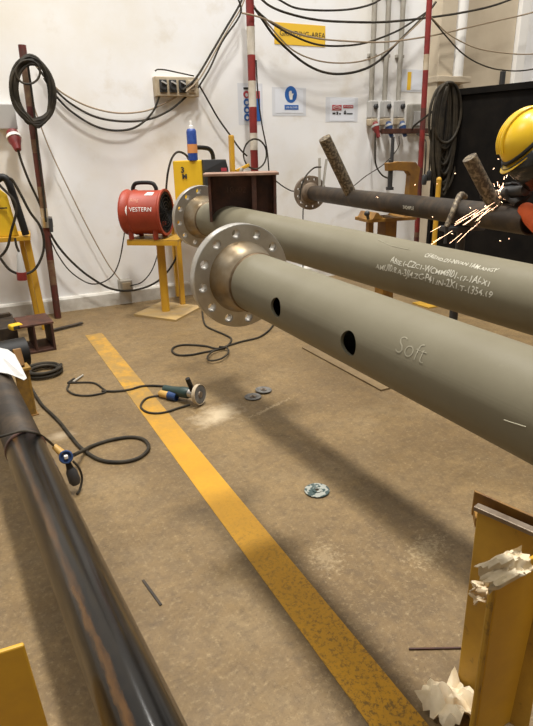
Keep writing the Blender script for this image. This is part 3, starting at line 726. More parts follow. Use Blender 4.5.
wbox(X0, X1, Z0, Z1, 0, .09).build('housing', M_GALV, sk, False, .02)
wbox(X0+.05, X1-.05, Z0+.06, Z1-.09, .09, .105).build('cover_flap', M_GREY, sk, False, .006)
# rail below the sockets with rod hanging
X0, X1, Z0, Z1 = wall_rect(373, 132, 419, 136.5)
rl = thing('wall_rail', V(X0, WY, Z0), 'brown steel rail fixed below the wall sockets', 'rail')
wbox(X0, X1, 1.725, 1.785, .16, .21).build('rail_bar', M_RUST, rl, False, .004)
for x in (X0+.05, X1-.05): wbox(x-.02, x+.02, 1.74, 1.77, 0, .16).build('bracket', M_RUST, rl, False)
p = at(393, 137, Y=WY-.19)
o = MB().cyl(p, p+V(.0, 0, -.56), .022, n=12).build('hanging_rod', M_DKGREY); tag(o, 'dark rod hanging from the brown wall rail', 'rod')
cable(wp([(375.5, 133), (375, 150), (376, 165), (382, 175), (390, 179)], 6.2), .010, 'black lead hanging from the left wall socket in a curve', group=G)
cable(wp([(399, 136), (398, 148), (384, 164), (366, 176), (352, 187), (340, 191)], 6.2), .006, 'thin lead slanting from the right sockets behind the dark pipe', group=G)
# hanging cable ends with connectors right of the red pole
for (x, y0_, y1_, lab) in ((424.5, 140, 176, 'left of the two hanging black connectors beside the screen'), (429, 136, 172, 'right of the two hanging black connectors beside the screen')):
    p = at(x+1.5, y0_-22, Y=5.6); q = at(x, y1_, Y=5.6); hc = thing('hanging_connector', q, lab, 'connector', 'hanging connectors')
    MB().tube([at(417, 134, Y=6.19), at(x+.5, y0_, Y=5.85), (p+q)/2+V(.012, 0, 0), q], .009, 8).build('lead', M_CABLE, hc)
    MB().rev(q+V(0, 0, .02), (0, 0, -1), [(0, .012), (.02, .028), (.09, .030), (.12, .024), (.12, 0)], 14).build('plug_body', M_DKGREY, hc)

# socket strip
X0, X1, Z0, Z1 = wall_rect(152, 77, 196.5, 97.5)
ss = thing('socket_strip', V(X0, WY, Z0), 'cream surface socket strip with black covers on the rear wall', 'socket')
wbox(X0, X1, Z0, Z1, 0, .09).build('housing', M_CREAM, ss, False, .008)
n = 4; w = (X1-X0-.06)/n
for k in range(n):
    xa = X0+.03+k*w
    cv = wbox(xa+.012, xa+w-.012, Z0+.035, Z1-.03, .09, .105).build('socket_cover', M_INK if k < 3 else M_CREAM, ss, False, .006)
    MB().rev(((xa+w/2), WY-.105, (Z0+Z1)/2), (0, -1, 0), [(0, .036), (.012, .034), (.012, .022), (.004, .020)], 18).build('socket_ring', M_DKGREY if k < 3 else M_TAN, cv)
    MB().bar((xa+w/2-.02, WY-.12, (Z0+Z1)/2+.045), (xa+w/2+.03, WY-.12, (Z0+Z1)/2+.02), .02, .014).build('flap_lever', M_GREY, cv, False)
# left socket with red plug
X0, X1, Z0, Z1 = wall_rect(-6, 104, 17, 130)
ls = thing('isolator_socket', V(X0, WY, Z0), 'white wall socket box with a red plug at the left edge', 'socket')
wbox(X0, X1, Z0, Z1, 0, .12).build('housing', M_GREY, ls, False, .012)
pq = at(12, 132, Y=6.24); pe = at(18, 150, Y=6.12)
pl = MB().rev(pq, pe-pq, [(0, .050), (.03, .058), (.10, .058), (.13, .045), ((pe-pq).length, .030)], 20).build('plug', M_RED, ls)
MB().rev(pq, pe-pq, [(.045, .059), (.045, .066), (.075, .066), (.075, .059)], 20, close=True).build('plug_ring', M_WHITE, pl)
cable([pe] + wp([(22, 163), (29, 181), (37, 198), (43, 212)], 6.12), .011, 'black lead from the red left plug down to the pole', group=G)
# small box low on the wall
X0, X1, Z0, Z1 = wall_rect(117, 279, 130, 288)
wb = thing('junction_box', V(X0, WY-.05, Z0), 'small grey junction box low on the wall above the skirting', 'box')
wbox(X0, X1, Z0, Z1, 0, .14).build('housing', M_GALV, wb, False, .008); wbox(X0+.02, X1-.02, Z0+.02, Z1-.02, .14, .15).build('lid', M_CREAM, wb, False, .004)

# signs
def sign(name, rect, m, label, d=.004):
    X0, X1, Z0, Z1 = wall_rect(*rect); s_ = thing(name, V(X0, WY, Z0), label, 'sign'); wbox(X0, X1, Z0, Z1, 0, d).build('sheet', m, s_, False); return s_, X0, X1, Z0, Z1
def disc(par, X, Z, r, m, name, d=.006, rx=None):
    mb = MB(); n = 28; mb.prism([V(X+(rx or r)*math.cos(2*PI*k/n), WY-d, Z+r*math.sin(2*PI*k/n)) for k in range(n)], (0, .002, 0)); return mb.build(name, m, par, False)
def rect(par, X0, X1, Z0, Z1, m, name, d=.006): return wbox(X0, X1, Z0, Z1, d-.002, d).build(name, m, par, False)
def wtext(par, s_, X, Z, size, m, align='CENTER', d=.0075, off=0):
    return finish(text_mesh(s_, size, lambda u, v: V(X+u, WY-d, Z+v), 'lettering', off, align), 'lettering', m, par, False)
sg, X0, X1, Z0, Z1 = sign('wall_sign', (274, 22, 325, 47), M_SIGNYEL, 'yellow rectangular wall sign behind sagging cables')
wtext(sg, 'GRINDING-AREA', (X0+X1)/2+.03, (Z0+Z1)/2-.02, .078, M_INK)
# glove sign
sg, X0, X1, Z0, Z1 = sign('wall_sign', (275, 89, 303, 113), M_PAPER, 'white sheet with a blue round glove sign on the wall')
wbox(X0-.04, X1+.04, Z0-.03, Z1+.02, 0, .002).build('plastic_sleeve', M_SLEEVE, sg, False)
xc = (X0+X1)/2+.02; zc = Z0+.195
disc(sg, xc, zc, .088, M_BLUE, 'blue_disc', rx=.080)
mb = MB(); mb.prism([V(xc+u, WY-.009, zc+v) for u, v in ((-.014, -.055), (.016, -.055), (.020, -.015), (.034, .004), (.026, .014), (.012, .004), (.008, .034), (.000, .040), (-.008, .038), (-.015, .040), (-.021, .030), (-.028, .026), (-.027, -.015))], (0, .002, 0))
mb.build('glove_pictogram', M_WHITE, sg, False)
rect(sg, xc-.085, xc+.10, Z0+.035, Z0+.085, M_BLUE, 'blue_band'); wtext(sg, 'USE GLOVES', xc+.008, Z0+.05, .028, M_WHITE)
# safety poster behind the pole
sg, X0, X1, Z0, Z1 = sign('wall_sign', (241.5, 86, 261.5, 120), M_PAPER, 'narrow white poster with blue and red symbols behind the middle pole')
wbox(X0-.05, X1+.02, Z0-.05, Z1+.03, 0, .002).build('plastic_sleeve', M_SLEEVE, sg, False)
h = (Z1-Z0)
rect(sg, X0+.02, X0+.10, Z1-.035, Z1-.012, M_INK, 'heading_band')
for k in range(4):
    zc = Z1-.085-k*h*.225; m_ = M_SIGNRED if k == 0 else M_BLUE
    disc(sg, X0+.055, zc, .038, m_, 'symbol_disc'); disc(sg, X0+.055, zc-.004, .018, M_PAPER, 'symbol_mark', .008)
    rect(sg, X1-.095, X1-.015, zc-.04, zc+.038, m_, 'symbol_panel')
# red notice
sg, X0, X1, Z0, Z1 = sign('wall_sign', (330, 98.5, 354, 121), M_PAPER, 'white notice sheet with two red headings on the wall')
wbox(X0-.06, X1+.05, Z0-.01, Z1+.015, 0, .002).build('plastic_sleeve', M_SLEEVE, sg, False)
w_ = X1-X0; h = Z1-Z0
rect(sg, X0+.03, X0+w_*.46, Z0+h*.48, Z0+h*.72, M_SIGNRED, 'red_heading'); disc(sg, X0+.03+(w_*.46-.03)/2, Z0+h*.60, .022, M_WHITE, 'oval_ring', .007, .055); disc(sg, X0+.03+(w_*.46-.03)/2, Z0+h*.60, .017, M_SIGNRED, 'oval_fill', .008, .048)
rect(sg, X0+w_*.53, X1-.02, Z0+h*.58, Z0+h*.72, M_SIGNRED, 'red_heading')
wtext(sg, 'DANGER', X0+.03+(w_*.46-.03)/2, Z0+h*.575, .020, M_WHITE, d=.009); wtext(sg, 'WARNING', X0+w_*.74, Z0+h*.62, .026, M_WHITE)
for (a0, a1, b0, b1) in ((.10, .22, .30, .38), (.26, .33, .28, .42), (.36, .44, .29, .36), (.56, .66, .30, .38), (.68, .92, .30, .36)):
    rect(sg, X0+w_*a0, X0+w_*a1, Z0+h*b0, Z0+h*b1, M_INK, 'ink_mark')
mb = MB(); mb.prism([V(X0+w_*.56, WY-.006, Z0+h*.39), V(X0+w_*.66, WY-.006, Z0+h*.39), V(X0+w_*.61, WY-.006, Z0+h*.50)], (0, .002, 0)); mb.build('warning_triangle', M_INK, sg, False)
# blueish notice with a yellow strip at right
sg, X0, X1, Z0, Z1 = sign('wall_sign', (402, 69, 422, 92), M_SLEEVE, 'pale blue notice with a yellow strip beside the red pole')
rect(sg, X0+.09, X0+.15, Z0+.02, Z1-.03, M_SIGNYEL, 'yellow_strip'); rect(sg, X0+.17, X1-.01, Z0+.02, Z1-.02, M_PAPER, 'white_field')

# ------------------------------------------------------------------ fan and its stand
fs = thing('fan_stand', V(1.727, 5.745, 0), 'yellow pedestal stand with square base carrying the red fan', 'stand')
bl = [V(1.67, 5.34, 0), V(2.09, 5.71, 0), V(1.785, 6.15, 0), V(1.365, 5.78, 0)]
MB().prism(bl, (0, 0, .022)).build('base_plate', mat('dusty_base_plate', (.42, .28, .10), .6, 0, col2=(.36, .26, .14), scale=6), fs, False)
lb = at(166, 311, Z=.02); lt = at(160, 243, Y=lb.y); lt.z = .775
MB().cyl(lb, V(lb.x-.0, lb.y, .775), .042, n=18).build('pedestal_post', M_YEL, fs)
TC = at(156, 238, Y=5.66); tz = .79
ta = math.radians(-38); Rt = Matrix.Rotation(ta, 3, 'Z')
MB().box((lb.x-.02, lb.y-.03, tz-.012), (.52, .36, .025), ta).build('table_top', M_YELDIRTY, fs, False, .004)
for sx in (-1, 1):
    p = V(lb.x-.02, lb.y-.03, tz-.035) + Rt @ V(0, sx*.165, 0); MB().bar(p + Rt @ V(-.26, 0, 0), p + Rt @ V(.26, 0, 0), .04, .04).build('side_rail', M_YEL, fs, False)
fx = Rt @ V(1, 0, 0)                       # blowing direction
FC = V(lb.x-.115, lb.y-.02, tz+.245)
fn = thing('ventilator_fan', V(FC.x, FC.y, tz), 'portable red drum fan with black handle on the yellow stand', 'fan')
FR = .207; FL = .205
MB().rev(FC, fx, [(-FL, FR*.86), (-FL, FR+.004), (-FL+.02, FR+.012), (-FL+.035, FR+.002), (-.12, FR), (-.10, FR+.010), (-.085, FR), (FL-.03, FR), (FL-.015, FR+.012), (FL, FR+.012), (FL, FR-.012), (FL-.05, FR-.012), (-FL+.02, FR-.014)], 56, close=True).build('drum', M_FAN, fn)
MB().rev(FC, fx, [(FL-.006, FR-.030), (FL-.006, FR-.011), (-.02, FR-.013), (-.02, FR-.030)], 48, close=True).build('inner_liner', M_BLK, fn)
MB().rev(FC, fx, [(-.10, 0), (-.10, .06), (.04, .06), (.07, .045), (.08, 0)], 24).build('motor_hub', M_BLK, fn)
u_, v_, w_ = frame(fx)
for k in range(7):
    a = 2*PI*k/7; rr = u_*math.cos(a)+v_*math.sin(a); tt = w_.cross(rr)
    q = [FC + rr*.05 + tt*-.02 + w_*.0, FC + rr*.05 + tt*.03 + w_*.035, FC + rr*.168 + tt*.06 + w_*.045, FC + rr*.168 + tt*-.045 - w_*.01]
    MB().prism(q, w_*.004).build('fan_blade', M_DKGREY, fn)
for k in range(5):
    rr_ = .035+.034*k; MB().rev(FC, fx, [(FL-.004, rr_-.0025), (FL-.004, rr_+.0025), (FL+.001, rr_+.0025), (FL+.001, rr_-.0025)], 40, close=True).build('guard_ring', M_BLK, fn)
for k in range(6):
    a = PI*k/6; rr = (u_*math.cos(a)+v_*math.sin(a))*(FR-.012); MB().bar(FC+w_*(FL-.007)-rr, FC+w_*(FL-.007)+rr, .005, .005).build('guard_spoke', M_BLK, fn, False)
MB().rev(FC, -fx, [(FL-.03, 0), (FL-.03, FR*.9), (FL-.022, FR*.9), (FL-.022, 0)], 40).build('rear_guard', M_DKGREY, fn)
zt = V(0, 0, FR)
MB().tube([FC+zt+fx*-.12, FC+zt*1.12+fx*-.115, FC+zt*1.30+fx*-.085, FC+zt*1.34+fx*0, FC+zt*1.30+fx*.085, FC+zt*1.12+fx*.115, FC+zt+fx*.12], .019, 10).build('handle', M_BLK, fn)
for sx in (-.13, .12):
    for sy in (-.12, .12):
        p = FC + fx*sx + Rt @ V(0, sy, 0); MB().bar(V(p.x, p.y, tz), V(p.x, p.y, FC.z-.10), .035, .045).build('foot_bracket', M_FAN, fn, False, .003)
def fan_map(a0, s0):
    # a = angle round the drum measured from the side facing the room
    side = Rt @ V(0, -1, 0)
    def f(u, v):
        a = a0 + v/FR; return FC + fx*(s0+u) + (side*math.cos(a)+V(0, 0, 1)*math.sin(a))*(FR+.003)
    return f
finish(text_mesh('WESTERN', .056, fan_map(math.radians(8), -.115), 'lettering', .0, cuts=1), 'lettering', M_WHITE, fn, False)
finish(text_mesh('(', .12, fan_map(math.radians(3), -.135), 'lettering', .002, cuts=2), 'lettering', M_WHITE, fn, False)
finish(text_mesh('Ring', .05, fan_map(math.radians(34), -.09), 'lettering', -.0005, cuts=1), 'lettering', mat('faded_print', (.66, .30, .20), .7), fn, False)
fm = fan_map(math.radians(58), .07); mb = MB(); mb.add([fm(u, v) for u, v in ((-.03, -.015), (.05, -.015), (.06, .03), (-.01, .035))], [(0, 1, 2, 3)]); mb.build('sticker', M_WHITE, fn, False)

# ------------------------------------------------------------------ welder table, welder, can
wt = thing('welder_table', V(2.25, 6.02, 0), 'yellow legged table carrying the yellow welder behind the rear flange', 'table')
WZ = 1.04
MB().box((2.28, 6.02, WZ-.015), (.74, .5, .03), math.radians(-12)).build('table_top', M_YELDIRTY, wt, False, .004)
Rw = Matrix.Rotation(math.radians(-12), 3, 'Z')
for sx in (-1, 1):
    for sy in (-1, 1):
        p = V(2.28, 6.02, 0) + Rw @ V(sx*.31, sy*.19, 0); MB().bar(V(p.x, p.y, WZ-.03), V(p.x, p.y, .022 if sx < 0 else 0), .05, .05).build('leg', M_YEL, wt, False, .003)
we = thing('welding_machine', V(2.27, 6.0, WZ), 'yellow welding machine with dark front and black handle', 'machine')
# corner edge nearest the room at pixel column 197
wc = V(2.235, 5.87, WZ); e1 = V(-.80, .34, 0).normalized(); e2 = V(.86, .22, 0).normalized()
wl, wd, wh = .29, .335, .455
MB().prism([wc, wc+e1*wl, wc+e1*wl+e2*wd*.985, wc+e2*wd*.985], (0, 0, wh)).build('body', M_MACHYEL, we, False, .008)
nf = V(e2.y, -e2.x, 0)
MB().prism([wc+nf*.002, wc+e2*wd+nf*.002, wc+e2*(wd-.03)+V(0, 0, wh-.10)+nf*.03, wc+e2*(wd-.04)+V(0, 0, wh)+nf*.005, wc+V(0, 0, wh+.004)+nf*.005, wc+V(0, 0, wh-.1)+nf*.03], nf*.03).build('front_panel', M_DKGREY, we, False, .006)
pz = wc+e2*(wd*.72)+V(0, 0, wh-.10)+nf*.062
MB().bar(pz-e2*.035, pz+e2*.035, .035, .004, up=nf).build('display', M_SIGNRED, we, False)
MB().rev(wc+e2*.12+V(0, 0, wh-.17)+nf*.055, nf, [(0, .03), (.02, .028), (.02, 0)], 18).build('dial', M_BLK, we)
hb = wc+e1*.13+V(0, 0, wh)
MB().tube([hb+e2*.03, hb+e2*.035+V(0, 0, .075), hb+e2*.08+V(0, 0, .115), hb+e2*.18+V(0, 0, .12), hb+e2*.27+V(0, 0, .105), hb+e2*.31+V(0, 0, .06), hb+e2*.32], .022, 10).build('handle', M_BLK, we)
n1_ = V(e1.y, -e1.x, 0); n1_ = n1_ if n1_.y < 0 else -n1_
for (s_, u0, v0, sz) in (('3', .21, .34, .075), ('M', .20, .28, .065), ('A', .06, .11, .05), ('W', .11, .07, .06)):
    finish(text_mesh(s_, sz, lambda u, v: wc + e1*(wl-.02-(wl-u0-.02) - u) + n1_*.010 + V(0, 0, v0+v), 'lettering', .003), 'lettering', M_INK, we, False)
ca = wc + e1*.12 + e2*.05 + V(0, 0, wh)
cn = thing('spray_can', ca, 'tall blue can with an orange label standing on the welder', 'can')
mb = MB(); mb.rev(ca, (0, 0, 1), [(0, .050), (.27, .050), (.29, .044), (.30, .034), (.30, 0)], 28); mb.build('can_body', M_CANBLUE, cn)
MB().rev(ca+V(0, 0, .07), (0, 0, 1), [(0, .0502), (0, .0512), (.085, .0512), (.085, .0502)], 28, close=True).build('label_band', M_ORLAB, cn)
MB().rev(ca+V(0, 0, .30), (0, 0, 1), [(0, .026), (.025, .024), (.03, .013), (.07, .011), (.075, 0)], 18).build('nozzle', M_WHITE, cn)
# yellow level-like bar upright right of the welder
yb = at(232, 178, Y=5.98)
yr = thing('yellow_clamp_bar', V(yb.x, yb.y, WZ), 'upright yellow clamp bar behind the rusty beam stub', 'clamp')
yt = at(231, 134, Y=5.98)
MB().bar(V(yt.x, yt.y, WZ), V(yt.x, yt.y, yt.z-.01), .070, .045, up=(1, 0, 0)).build('bar', M_YEL, yr, False, .012)
MB().tube([V(yt.x+.06, yt.y-.03, WZ+.02), V(yt.x+.08, yt.y-.03, WZ+.30), V(yt.x+.10, yt.y-.03, WZ+.36)], .022, 10).build('jaw_screw', M_GALV, yr)
MB().bar(V(yt.x+.03, yt.y-.02, WZ+.33), V(yt.x+.19, yt.y-.02, WZ+.39), .03, .03).build('tommy_bar', M_YEL, yr, False, .003)

# ------------------------------------------------------------------ left stand with machine
sl = thing('machine_stand', V(.25, 5.9, 0), 'yellow angle iron stand at the left edge carrying a machine', 'stand')
sz = .86
MB().box((.18, 5.95, sz+.02), (.66, .44, .04), math.radians(-6)).build('table_top', M_YEL, sl, False, .003)
for (x, y) in ((.46, 5.78), (.44, 6.12), (-.10, 5.80), (-.10, 6.12)):
    dx = .055 if x > 0 else -.05
    MB().bar(V(x, y, sz), V(x+dx*.6, y, 0), .055, .055).build('leg', M_YEL, sl, False, .003)
mc = thing('feeder_machine', V(.2, 5.93, sz+.04), 'yellow machine box with black tube edge on the left stand', 'machine')
MB().prism([V(-.06, 5.80, sz+.04), V(.40, 5.78, sz+.04), V(.36, 5.80, sz+.40), V(.30, 5.82, sz+.46), V(-.06, 5.82, sz+.46)], (.0, .30, 0)).build('body', M_MACHYEL, mc, False, .008)
MB().tube([V(.28, 5.76, sz+.52), V(.345, 5.75, sz+.55), V(.385, 5.74, sz+.50), V(.42, 5.73, sz+.30), V(.455, 5.72, sz+.05)], .032, 12).build('edge_tube', M_BLK, mc)
MB().bar(V(-.02, 5.79, sz+.29), V(.34, 5.775, sz+.29), .01, .012).build('vent_slot', M_INK, mc, False)
cable([V(.30, 5.70, sz+.50), at(16, 205, Y=5.65), at(11, 232, Y=5.66), at(6, 250, Y=5.68), at(-8, 264, Y=5.7)], .012, 'black lead hanging down the face of the left machine', group=G)
cable(wp([(9, 178), (13, 181), (21, 195), (30, 212), (40, 226), (44, 241), (42, 256), (34, 270), (22, 274), (10, 270), (0, 258)], 5.66), .0115, 'thick black cable looping below the left machine stand top', group=G)
pg = thing('hanging_plug', at(22, 276, Y=5.62), 'red and grey plug hanging under the left machine stand', 'plug')
p = at(19, 252, Y=5.6); q = at(21.5, 272, Y=5.6); r_ = at(22, 280, Y=5.6)
mb = MB(); mb.tube([at(15, 238, Y=5.6), at(16.5, 246, Y=5.6), p], .010, 8); mb.build('lead', M_CABLE, pg)
mb = MB(); mb.rev(p, q-p, [(0, .012), (.03, .022), ((q-p).length, .038)], 16); mb.build('plug_body', M_GREY, pg)
mb = MB(); mb.rev(q, r_-q, [(0, .042), ((r_-q).length, .042), ((r_-q).length, .034), (.02, .034)], 18); mb.build('plug_collar', M_RED, pg)

# left floor clutter
rb2 = thing('beam_offcut', V(.36, 5.22, 0), 'short rusty beam offcut lying by the left stand', 'beam')
rz = math.radians(4)
MB().box((.36, 5.22, .010), (.25, .34, .02), rz).build('bottom_flange', M_RUST, rb2, False, .002)
MB().box((.36, 5.22, .245), (.27, .34, .016), rz).build('top_flange', M_RUST, rb2, False, .002)
MB().box((.33, 5.22, .13), (.016, .34, .22), rz).build('web_plate', M_RUST, rb2, False, .002)
MB().box((.475, 5.22, .128), (.02, .33, .222), rz).build('end_plate', M_RUST, rb2, False, .002)
pq = thing('pipe_offcut', V(.05, 4.78, 0), 'short black pipe offcut lying behind the white sheet', 'pipe')
mb = MB(); mb.rev(V(-.35, 4.70, .115), V(.62, .10, 0), [(0, .115), (.60, .115), (.60, .105), (0, .105)], 40, close=True); mb.build('pipe_barrel', M_BLK, pq)
mb = MB(); mb.rev(V(-.35, 4.70, .115), V(.62, .10, 0), [(.585, .103), (.585, 0)], 40); mb.build('end_cap', M_BLK, pq)
for k, (a, b_, lab) in enumerate((((-.25, 5.50, .231), (.20, 5.62, .231), 'long dark flat bar lying by the left stand'), ((.50, 5.62, .02), (.84, 5.74, .02), 'short dark flat bar lying by the foot of the left pole'))):
    o = MB().bar(a, b_, .045, .03 if k == 0 else .012).build('flat_bar', M_DARKPIPE, None, False, .002); tag(o, lab, 'bar')
tp = thing('tape_measure', V(.14, 5.45, .0), 'small yellow tape measure lying among scrap at left', 'tape measure')
pt = at(15.5, 326.5, Z=.24); 
MB().box((pt.x, pt.y, .24), (.10, .085, .045), .3).build('case', M_MACHYEL, tp, False, .012); MB().box((pt.x+.01, pt.y-.044, .24), (.06, .006, .03), .3).build('face_label', M_DKGREY, tp, False, .002)
o = MB().prism([V(-.35, 5.20, .0), V(.22, 5.20, .0), V(.22, 5.70, .0), V(-.35, 5.70, .0)], (0, 0, .215)).build('scrap_box', M_DARKPIPE, None, False, .006); tag(o, 'low dark steel block under the small tape measure', 'block')

# white sheet on the black pipe
shp = [(-10, 346), (8, 350), (15, 355), (22, 368), (27, 378.5), (24, 380.5), (16, 377), (8, 374), (-10, 371)]
mb = MB(); gridv = []
base = [at(x, y, Z=.462 + .012*math.sin(x*.3)) for x, y in shp]
mb.prism(base, (0, 0, .003)); o = mb.build('paper_sheet', mat('off_white_sheet', (.52, .51, .49), .8), None, False); tag(o, 'white paper sheet lying on the far part of the black pipe', 'paper')

# stands under the black pipe
def low_stand(Y, label, cheek=.10):
    c = bpx(Y); r = thing('low_pipe_stand', V(c.x, Y, 0), label, 'stand', 'low stands under the black pipe')
    MB().box((c.x, Y, .006), (.44, .26, .012)).build('base_plate', M_YELDIRTY, r, False, .002)
    MB().bar(V(c.x, Y, .012), V(c.x, Y, c.z-RB6-.025), .08, .08).build('post', M_YELDIRTY, r, False, .003)
    MB().box((c.x, Y, c.z-RB6-.013), (.34, .10, .024)).build('saddle_plate', M_YELDIRTY, r, False, .002)
    for sx in (-1, 1):
        MB().prism([c+V(sx*.17, -.05, -RB6), c+V(sx*.10, -.05, -RB6), c+V(sx*.13, -.05, cheek-.05), c+V(sx*.17, -.05, cheek-.03)], (0, .10, 0)).build('cheek_plate', M_YEL, r, False, .003)
    return r
low_stand(4.05, 'yellow low stand holding the black pipe below the white sheet', .0)
# yellow block standing by the far stand
ys = thing('yellow_bracket', V(.19, 3.62, 0), 'dirty yellow channel bracket standing beside the black pipe', 'bracket')
p = V(.150, 3.80, 0)
MB().box((p.x+.02, p.y, .16), (.016, .11, .32), math.radians(8)).build('side_plate', M_OCHRE2, ys, False, .003)
MB().box((p.x-.015, p.y-.05, .16), (.075, .014, .32), math.radians(8)).build('front_plate', M_OCHRE2, ys, False, .003)
MB().box((p.x-.01, p.y-.02, .325), (.10, .11, .02), math.radians(8)).build('cap_plate', M_OCHRE2, ys, False, .003)
MB().bar(V(p.x-.01, p.y-.03, .335), V(p.x-.015, p.y+.02, .44), .05, .05).build('screw_head', M_OCHRE, ys, False, .006)
MB().box((p.x-.005, p.y-.01, .004), (.09, .12, .008), math.radians(8)).build('foot_plate', M_OCHRE, ys, False, .002)

# near yellow plate, bottom left
yl = thing('yellow_stand_plate', V(-.18, 1.0, 0), 'yellow stand plate at the bottom left corner', 'stand')
c0 = at(24, 645, Z=.42); c1_ = at(44, 735, Z=.30)
tl = at(-40, 648, Z=.42)
MB().prism([V(c0.x, c0.y, .42), V(c0.x-.30, c0.y+.02, .42), V(c0.x-.30, c0.y+.02, .0), V(c0.x+.02, c0.y, .0)], (-.0, .014, 0)).build('upright_plate', M_YEL, yl, False, .005)
MB().box((c0.x-.19, c0.y+.0, .006), (.36, .20, .012)).build('base_plate', M_YELDIRTY, yl, False, .002)

# ------------------------------------------------------------------ yellow stand bottom right
yp = thing('yellow_trestle', V(1.16, .90, 0), 'yellow plate trestle with torn paper at the bottom right corner', 'stand')
A0 = at(457, 686, Z=.0); 
Ya = A0.y; A1 = at(478, 509, Y=Ya+.03); 
E1 = at(527, 531, Z=A1.z); ev = (E1-A1)*1.6; Yt = Ya+.03
MB().prism([V(A0.x, Ya, 0), V(A0.x+ev.x, Ya+ev.y, 0), A1+ev, V(A1.x, Yt, A1.z)], (.010, .010, 0)).build('rear_plate', M_YELDIRTY, yp, False, .002)
MB().bar(A1+V(-.004, .006, .006), A1+ev+V(0, .006, .006), .026, .014, up=(0, 0, 1)).build('top_edge', M_OLD, yp, False, .002)
G0 = at(473.5, 498, Z=A1.z); 
MB().prism([G0+V(0, 0, -.06), G0+ev+V(0, 0, -.06), G0+ev+V(0, 0, .022), G0+V(.002, 0, .022)], (.006, .008, 0)).build('back_flange', M_OCHRE, yp, False, .002)
MB().bar(G0+V(.01, -.01, -.05), A1+V(.01, .0, -.05), .02, .03).build('spacer', M_OCHRE, yp, False)
B1 = at(493, 574, Y=.79); E2 = at(528, 557, Z=B1.z); ew = (E2-B1)*1.5
MB().prism([V(B1.x, B1.y, 0), B1, B1+ew, V(B1.x+ew.x, B1.y+ew.y, 0)], (.010, -.010, 0)).build('front_plate', M_YEL, yp, False, .003)
MB().tube([V(B1.x+.004, B1.y, .0), V(B1.x+.004, B1.y, B1.z+.004)], .009, 8).build('weld_bead', M_YELDIRTY, yp)
def crumple(name, cen, size, label, seed, m=M_MASK, R=None):
    rnd = random.Random(seed); bm = bmesh.new(); bmesh.ops.create_grid(bm, x_segments=14, y_segments=11, size=.5)
    R = R or Matrix.Identity(3)
    for v in bm.verts:
        ex = 1 + .18*(rnd.random()-.5)
        p = V(v.co.x*size[0]*ex, v.co.y*size[1]*ex, size[2]*.8*(rnd.random()-.5) + size[2]*.8*math.sin(v.co.x*7+seed) + size[2]*.5*math.sin(v.co.y*9+v.co.x*5))
        v.co = Vector(cen) + R @ p
    bmesh.ops.solidify(bm, geom=bm.faces[:], thickness=.0025)
    me = bpy.data.meshes.new(name); bm.to_mesh(me); bm.free(); o = finish(me, name, m, None, True); return tag(o, label, 'paper')
tpz = at(509, 566, Z=B1.z+.02)
crumple('torn_masking_paper', tpz, (.16, .065, .020), 'torn cream masking paper stuck along the yellow trestle top', 2, R=Matrix.Rotation(math.atan2(ew.y, ew.x), 3, 'Z') @ Matrix.Rotation(.6, 3, 'X'))
tq = at(478, 592, Y=.86)
crumple('torn_masking_paper', tq, (.07, .05, .018), 'cream paper scrap hanging off the side of the yellow trestle', 5, R=Matrix.Rotation(math.radians(-30), 3, 'Z') @ Matrix.Rotation(1.0, 3, 'X') @ Matrix.Rotation(.6, 3, 'Y'))
tr = at(452, 702, Z=.04)
crumple('torn_masking_paper', V(tr.x, tr.y, .05), (.15, .14, .030), 'crumpled cream paper lying at the foot of the yellow trestle', 9)

# ------------------------------------------------------------------ floor items
def grind_disc(p, r, z, label, m, tilt=0):
    d_ = thing('grinding_disc', V(p.x, p.y, 0), label, 'disc', 'grinding discs on the floor')
    mb = MB(); mb.rev(V(p.x, p.y, z), V(tilt, 0, 1), [(0, .011), (.0, r*.97), (.002, r), (.005, r), (.0065, r*.97), (.0045, r*.55), (.003, r*.40), (.003, .011)], 36, close=True); mb.build('abrasive_ring', m, d_)
    MB().rev(V(p.x, p.y, z+.0065), V(tilt, 0, 1), [(0, .011), (0, r*.38), (.0012, r*.38), (.0012, .011)], 24, close=True).build('hub_label', M_DISCLAB if m is M_DISCLAB else M_OLD, d_)
    return d_
grind_disc(at(317, 491.5, Z=0), .0625, .004, 'patterned grinding disc lying alone on the open floor', M_DISCLAB)
grind_disc(at(253, 397.5, Z=0), .058, .003, 'dark grinding disc, left of the pair on the floor', M_DISC)
grind_disc(at(263.5, 391.5, Z=0), .058, .010, 'dark grinding disc, right of the pair on the floor', M_DISC, .06)
